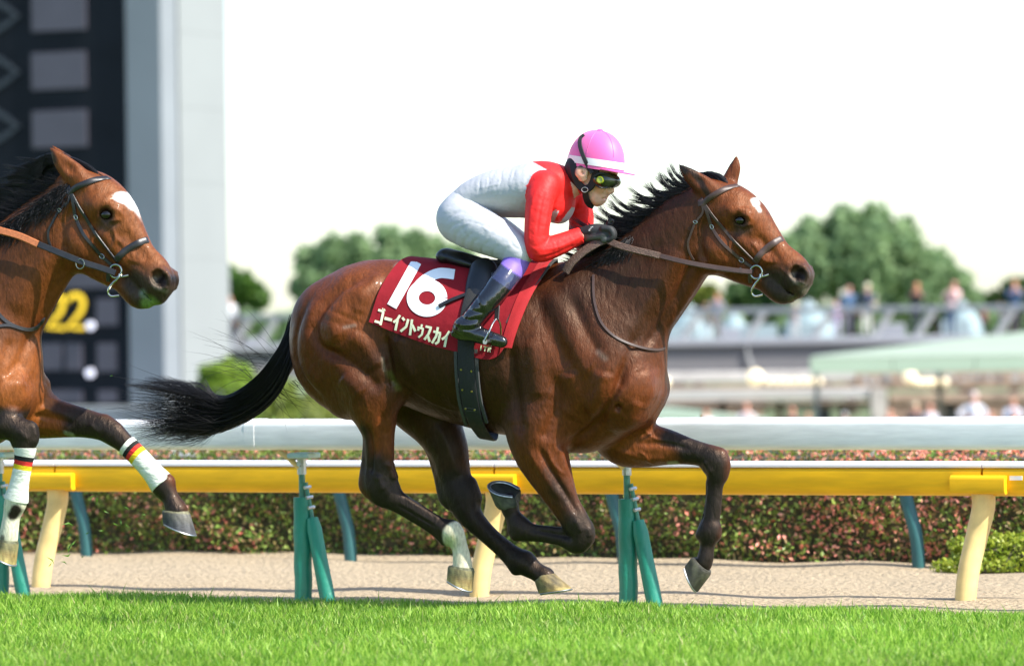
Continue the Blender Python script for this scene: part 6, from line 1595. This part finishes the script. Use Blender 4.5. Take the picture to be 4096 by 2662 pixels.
deck_person(3467, 1138, (.035, .045, .08), (.70, .68, .62), 'spectator with cream cap, dark top and white trousers on the deck', dd=.8, hat=(.72, .68, .50), prop='bag')
deck_person(3664, 1130, (.022, .022, .026), (.03, .035, .06), 'spectator in black jacket on the deck', dd=.9, pose=1, skin=(.62, .28, .15))
deck_person(3802, 1126, (.72, .50, .48), (.03, .06, .13), 'spectator in pink top and dark jeans on the deck', dd=.8, pose=1, skin=(.62, .30, .22))
deck_person(3938, 1232, (.32, .12, .12), (.04, .03, .03), 'child in maroon at the deck rail', dd=.9, skin=(.5, .25, .18), hair=(.08, .04, .03))
deck_person(4012, 1205, (.72, .64, .54), (.60, .56, .54), 'spectator in cream jacket beside the child in maroon', dd=.8, pose=2)
deck_person(4062, 1118, (.05, .10, .20), (.05, .05, .08), 'tall spectator in navy blue at the right end of the deck', dd=.5, pose=1, skin=(.62, .30, .18))
# platform where the lower spectators stand, below the rail line
PZ = -2.2; LD = 115.0
b = MB(); b.box((xpx(2700, 1700, LD), ypos(LD), (GZ + PZ)/2), (44, 9, PZ - GZ)); o = b.build('lower_terrace', M_FASC); tag(o, kind='structure')
lower = [(2832,1636,(.70,.68,.70),'bareheaded spectator in white nearest the leading horse chest',{}),(2985,1612,(.60,.60,.62),'spectator in pale grey left of the dark-haired one below the deck',{'pose':1}),(3168,1628,(.10,.05,.05),'dark-haired spectator in dark clothes below the deck',{'hair':(.03,.012,.01)}),(3218,1650,(.45,.40,.38),'short spectator to the right of the dark-haired one below the deck',{}),(3372,1652,(.40,.42,.45),'short spectator in grey cap left of the pavilion pillar',{'hat':(.40,.42,.44)}),
 (3568,1634,(.50,.22,.16),'bareheaded spectator in rust red right of the pavilion pillar',{}),(3664,1612,(.04,.04,.05),'spectator with beige hat and black top below the deck',{'hat':(.50,.42,.28)}),(3722,1616,(.65,.62,.66),'spectator in white shirt beside the beige hat',{'skin':(.65,.30,.20)}),(3888,1572,(.62,.62,.66),'spectator with pale pink cap and arms raised below the deck',{'hat':(.72,.58,.54),'pose':2}),(3962,1640,(.45,.20,.15),'spectator in brick red right of the pale pink cap',{}),(4052,1592,(.55,.62,.72),'spectator in pale blue with arms raised at the lower right edge',{'pose':1}),(4064,1648,(.20,.10,.08),'brown-clad spectator in front of the pale blue one',{}),
 (1392,1640,(.35,.30,.40),'spectator in mauve seen behind the leading horse tail',{}),(1190,1655,(.50,.40,.30),'spectator in tan left of the mauve one behind the tail',{})]
for i, (u, vt, top, lab, kw) in enumerate(lower):
    d = LD + 1.2*math.sin(i*2.1); x, y, z = at_depth(u, vt, d); kw.setdefault('skin', (.58, .27, .17)); person((x, y, PZ), z - PZ, top, (.08, .08, .10), lab=lab, group=G2, **kw)

# ---- pavilion under the deck: green roof, beams, pillars, lamps
M_GROOF = mat('pale_green_roof', (.32, .38, .28), rough=.55, noise=(.8, .06)); M_GFASC = mat('pale_green_fascia', (.36, .45, .33), rough=.6, noise=(.5, .05))
M_BEAM = mat('grey_beam', (.46, .44, .42), rough=.7, noise=(.8, .12)); M_BROWN = mat('brown_timber', (.34, .245, .18), rough=.8, noise=(2.2, .45)); M_BEIGE = mat('beige_board', (.50, .46, .42), rough=.8, noise=(1.4, .22))
gr = empty('green_roof', (xpx(3240, 1480, 122), ypos(122), GZ)); tag(gr, 'pale green hipped roof at the right in front of the deck', 'roof')
def gp(u, v, d): p = at_depth(u, v, d); return np.array([p[0] - gr.location.x, p[1] - gr.location.y, p[2] - GZ])
ze = gp(3240, 1428, 122)[2]; zb_ = gp(3240, 1484, 122)[2]; A0 = gp(3240, 1428, 122); xr = gp(5300, 1400, 122)[0]; R1 = gp(4180, 1316, 125.5); C0 = np.array([A0[0] + .6, A0[1] + 7, ze])
v = [(A0[0], A0[1], ze), (xr, A0[1], ze), (xr, R1[1], R1[2]), (R1[0], R1[1], R1[2]), C0, (xr, C0[1], ze)]
v += [(x, y, z - .06) for x, y, z in v]; f = [(0, 1, 2, 3), (0, 3, 4), (3, 2, 5, 4), (6, 9, 8, 7), (6, 10, 9), (9, 10, 11, 8), (0, 6, 7, 1), (0, 4, 10, 6), (4, 5, 11, 10), (1, 7, 8, 2), (2, 8, 11, 5)]
o = mesh_obj('roof_slope', v, f, M_GROOF, gr, False); fixnormals(o)
for k in range(4):
    u0 = 3240 + 330*k; xa_, xb_ = gp(u0, 1450, 122)[0], gp(u0 + 330, 1450, 122)[0]; b = MB(); b.box(((xa_+xb_)/2, A0[1] + .1, (ze+zb_)/2 - .062), (xb_-xa_-.02, .2, ze-zb_-.01), bevel=.01); b.build('fascia_board', M_GFASC, gr)
for k in range(4):
    x = gp(3300 + 520*k, 1450, 122)[0]; b = MB(); b.box((x + .2, A0[1] + 6.5, zb_/2), (.14, .14, zb_)); b.build('pillar', M_BEAM, gr)
pv = empty('pavilion', (xpx(3100, 1600, 134), ypos(134), GZ)); tag(pv, 'low open pavilion with grey beams and brown timber under the deck', 'pavilion')
def pbox(name, u0, v0, u1, v1, d, thick, m):
    a = at_depth(u0, (v0+v1)/2, d); c = at_depth(u1, (v0+v1)/2, d); um = (u0+u1)/2; z0, z1 = zpx(um, v1, d), zpx(um, v0, d)
    b = MB(); b.box(((a[0]+c[0])/2 - pv.location.x, a[1] - pv.location.y + thick/2, (z0+z1)/2 - GZ), (c[0]-a[0], thick, z1-z0), bevel=.02); return b.build(name, m, pv)
pbox('upper_board', 2400, 1486, 3420, 1528, 134, 1.0, M_BEIGE); pbox('upper_board', 3424, 1486, 4700, 1550, 134.2, 1.0, M_BROWN)
pbox('beam', 2400, 1556, 3480, 1600, 133, .6, M_BEAM); pbox('beam', 3560, 1566, 4700, 1606, 133, .6, M_BROWN)
pbox('shade_board', 2400, 1530, 4700, 1554, 135.5, .4, M_BROWN); pbox('soffit', 2400, 1604, 4700, 1630, 136, 2.5, M_BROWN)
pbox('pillar', 3486, 1552, 3548, 1900, 132.8, .5, M_BEIGE); pbox('pillar', 3108, 1605, 3134, 1900, 136, .3, M_BROWN); pbox('pillar', 2880, 1605, 2905, 1900, 136, .3, M_BROWN); pbox('pillar', 3360, 1605, 3380, 1900, 136, .3, M_BROWN); pbox('pillar', 3780, 1605, 3830, 1900, 136, .3, M_FASC)
M_SLATE = mat('dark_backing', (.05, .055, .05), rough=.9); pbox('back_wall', 2400, 1600, 3050, 1900, 139, .2, M_BROWN); pbox('back_wall', 3560, 1600, 4700, 1900, 139, .2, M_BROWN)
rr = np.random.default_rng(4)
for k in range(26):    # goods and cards pinned along the brown board
    u = 3440 + 26*k + rr.uniform(-8, 8); v0 = 1488 + rr.uniform(0, 26); m = [M_BEIGE, M_TWHITE, M_FASC, M_BROWN, M_STRUT][rr.integers(5)]
    pbox('notice_card', u, v0, u + rr.uniform(14, 28), v0 + rr.uniform(14, 30), 133.9 - .02*(k % 3), .05, m)
M_LAMP = mat('warm_lamp', (.85, .74, .52), rough=.4, emit=((1.0, .80, .48), .55))
def lamp(u, v, r):
    p = at_depth(u, v, 132.0); o = (p[0] - pv.location.x, p[1] - pv.location.y, p[2] - GZ); vv = []; ff = []; n, m = 14, 8
    for i in range(m+1):
        for k in range(n): a, bb = math.pi*i/m, 2*math.pi*k/n; vv.append((o[0] + r*math.sin(a)*math.cos(bb), o[1] + r*math.sin(a)*math.sin(bb), o[2] + r*math.cos(a)))
    for i in range(m):
        for k in range(n): ff.append((i*n+k, i*n+(k+1) % n, i*n+n+(k+1) % n, i*n+n+k))
    mesh_obj('globe_lamp', vv, ff, M_LAMP, pv, True)
lamp(3022, 1508, .24); lamp(3640, 1506, .20); lamp(2655, 1528, .18)
for u in range(3075, 3280, 34): lamp(u, 1524, .10)
for u in range(3672, 3800, 27): lamp(u, 1526, .11)
aw = empty('green_awning', (xpx(2700, 1660, 118), ypos(118), GZ)); tag(aw, 'pale green awning slope just above the white rail right of the chest', 'awning')
def ga(u, v, d): p = at_depth(u, v, d); return (p[0] - aw.location.x, p[1] - aw.location.y, p[2] - GZ)
v = [ga(2300, 1626, 118), ga(2700, 1636, 118), ga(3080, 1678, 118), ga(3080, 1700, 118), ga(2300, 1700, 118)]; v = v + [(x, y + 3, z) for x, y, z in v]
o = mesh_obj('canopy', v, [(0, 1, 2, 3, 4), (9, 8, 7, 6, 5), (0, 5, 6, 1), (1, 6, 7, 2), (2, 7, 8, 3), (3, 8, 9, 4), (4, 9, 5, 0)], M_GFASC, aw, False); fixnormals(o)
b = MB()
for u in (2400, 3000): x, y, z = ga(u, 1700, 119); b = MB(); b.box((x, y, z/2), (.12, .12, z)); b.build('post', M_STRUT, aw)

# ---- trees and shrubs
M_TREE = leaf_mat('tree_leaf', trans=.38, rough=.6, spec=.25); M_BARK = mat('bark', (.06, .045, .032), rough=.95, noise=(3, .4))
def tree(name, lobes, d, lab, c0, c1, nleaf=5200, trunk_u=None, size=(.28, .55), seed=1):
    r = np.random.default_rng(seed); s = F_PX/d; us_ = [l[0] for l in lobes]; tu = trunk_u or np.mean(us_); bx = xpx(tu, 1300, d)
    e = empty(name, (bx, ypos(d), GZ)); tag(e, lab, 'tree', 'trees behind the viewing deck'); P_ = []; N_ = []; C_ = []
    area = sum(l[2]**2 for l in lobes)
    cen = []
    for (u, v, rp) in lobes:
        c = at_depth(u, v, d); R = rp/s; n = int(nleaf*rp*rp/area); c = np.array([c[0] - bx, r.normal(0, R*.35), c[2] - GZ]); cen.append((c, R))
        q = r.normal(size=(n, 3)); q /= np.linalg.norm(q, axis=1)[:, None]
        # sub-clumps give an uneven outline
        k = 44; cl = r.normal(size=(k, 3)); cl /= np.linalg.norm(cl, axis=1)[:, None]; w = cl[r.integers(0, k, n)]
        q = w*.62*r.uniform(.6, 1.15, (n, 1)) + q*.46*r.uniform(.2, 1, (n, 1)); P_.append(c + q*R*1.0); N_.append(q); t = np.clip(.5 + .5*r.normal(size=(n, 1)), 0, 1); C_.append(np.asarray(c0)*(1-t) + np.asarray(c1)*t)
    leaf_cloud(np.concatenate(P_), r.uniform(*size, sum(map(len, P_))), np.concatenate(C_), 'crown', M_TREE, e, nrm=np.concatenate(N_), asp=.75)['kind'] = 'stuff'
    top = np.mean([c for c, R in cen], 0); b = MB(); b.tube(catmull(np.array([(0, 0, -.2), (.05, 0, top[2]*.3), (top[0]*.5, top[1], top[2]*.65), (top[0], top[1], top[2])]), 4), np.linspace(.30, .12, 13), n=10); tr = b.build('trunk', M_BARK, e)
    for c, R in cen[:5]:
        st_ = np.array([top[0]*.4, 0, top[2]*.5]); b = MB(); b.tube(catmull(np.array([st_, (st_ + c)/2 + (0, 0, .2), c]), 4), np.linspace(.12, .03, 9), n=7); b.build('limb', M_BARK, tr)
GA_, GB_ = (.16, .255, .115), (.29, .41, .19)  # haze put into the tree leaves as paler greens
tree('leafy_tree', [(3245,945,95),(3380,890,95),(3500,890,95),(3600,970,110),(3450,1040,190),(3250,1080,150),(3150,1010,95),(3640,1080,130)], 205, 'large round green tree right of the leading horse head', GA_, GB_, 9000, seed=1)
tree('leafy_tree', [(3740,1080,105),(3820,1150,95),(3700,1180,110),(3900,1220,70),(3600,1200,110)], 212, 'lower green tree at the right shoulder of the large round one', GA_, GB_, 4500, seed=2)
tree('leafy_tree', [(1235,1040,75),(1330,1005,80),(1430,1000,80),(1250,1130,95),(1400,1110,130),(1240,1220,70),(1330,1230,95),(1200,1150,50)], 205, 'green tree behind the hindquarters of the leading horse', (.15,.24,.11), (.28,.40,.18), 6000, seed=3)
tree('leafy_tree', [(1560,965,75),(1660,985,80),(1760,1005,75),(1600,1080,125),(1750,1110,110),(1500,1070,90),(1850,1040,70),(1880,1130,90)], 208, 'green tree behind the jockey seat', GA_, GB_, 6000, seed=4)
tree('leafy_tree', [(920,1110,55),(975,1140,60),(1030,1190,55),(930,1190,75),(880,1130,50)], 200, 'small green tree beside the scoreboard tower', (.05,.125,.02), (.14,.25,.05), 3000, seed=5)
tree('leafy_tree', [(2760,1190,60),(2830,1180,55),(2700,1210,60),(2860,1230,50)], 196, 'yellowish green tree below the bit of the leading horse', (.10,.15,.02), (.24,.27,.05), 2200, seed=6)
tree('leafy_tree', [(3030,1130,70),(3100,1170,80),(2960,1180,70),(3050,1240,80)], 214, 'dark green tree under the muzzle of the leading horse', (.035,.085,.025), (.09,.17,.05), 3200, seed=7)
tree('leafy_tree', [(4050,1150,45),(4110,1160,50),(3980,1195,40),(4060,1220,60)], 200, 'small dark tree at the right picture edge', (.05,.10,.025), (.12,.18,.05), 2200, seed=8)
tree('leafy_tree', [(2460,1180,80),(2560,1150,80),(2600,1230,90),(2420,1250,80)], 215, 'green tree hidden mostly behind the neck of the leading horse', GA_, GB_, 2600, seed=9)
# far tree belt that reads as one mass
n = 32000; d_ = 228.0; u = rng.uniform(-3000, 6800, n); top = 1238 + 18*np.sin(u/140.) + 14*np.sin(u/57. + 1) + 8*np.sin(u/23.)
v_ = top + (1420 - top)*rng.uniform(0, 1, n)**.8; P3 = np.stack([(u - PW/2)/F_PX*d_, ypos(d_) + rng.uniform(-2, 2, n), CAM[2] - (v_ - PH/2 + (u - PW/2)*math.tan(ROLL))/F_PX*d_], 1)
t = rng.uniform(0, 1, (n, 1)); o = leaf_cloud(P3, rng.uniform(.5, 1.1, n), np.array(GA_)*(1-t) + np.array(GB_)*t, 'distant_tree_belt', M_TREE, None, asp=.8); tag(o, 'far belt of green trees behind the deck', 'trees', kind='stuff')
def far_bush(u, vt, wpx, d, lab, c0, c1, n=5000, seed=0):
    s = F_PX/d; x, y, z = at_depth(u, vt, d); bush('round_shrub', (x, y, GZ), wpx/s/2, wpx/s/2, z - GZ, n, c0, c1, lab, size=(.10, .22), group='round shrubs behind the rail', seed=seed)
far_bush(905, 1438, 225, 100, 'round bright green clipped shrub beside the white tower wall', (.13, .24, .015), (.30, .40, .05), 7000, 1)
far_bush(1090, 1500, 200, 104, 'yellow green shrub between the tower shrub and the horse tail', (.14, .20, .03), (.28, .33, .06), 6000, 2)
far_bush(1290, 1568, 330, 108, 'low yellow green shrub under the tail of the leading horse', (.14, .19, .03), (.30, .32, .07), 7000, 3)
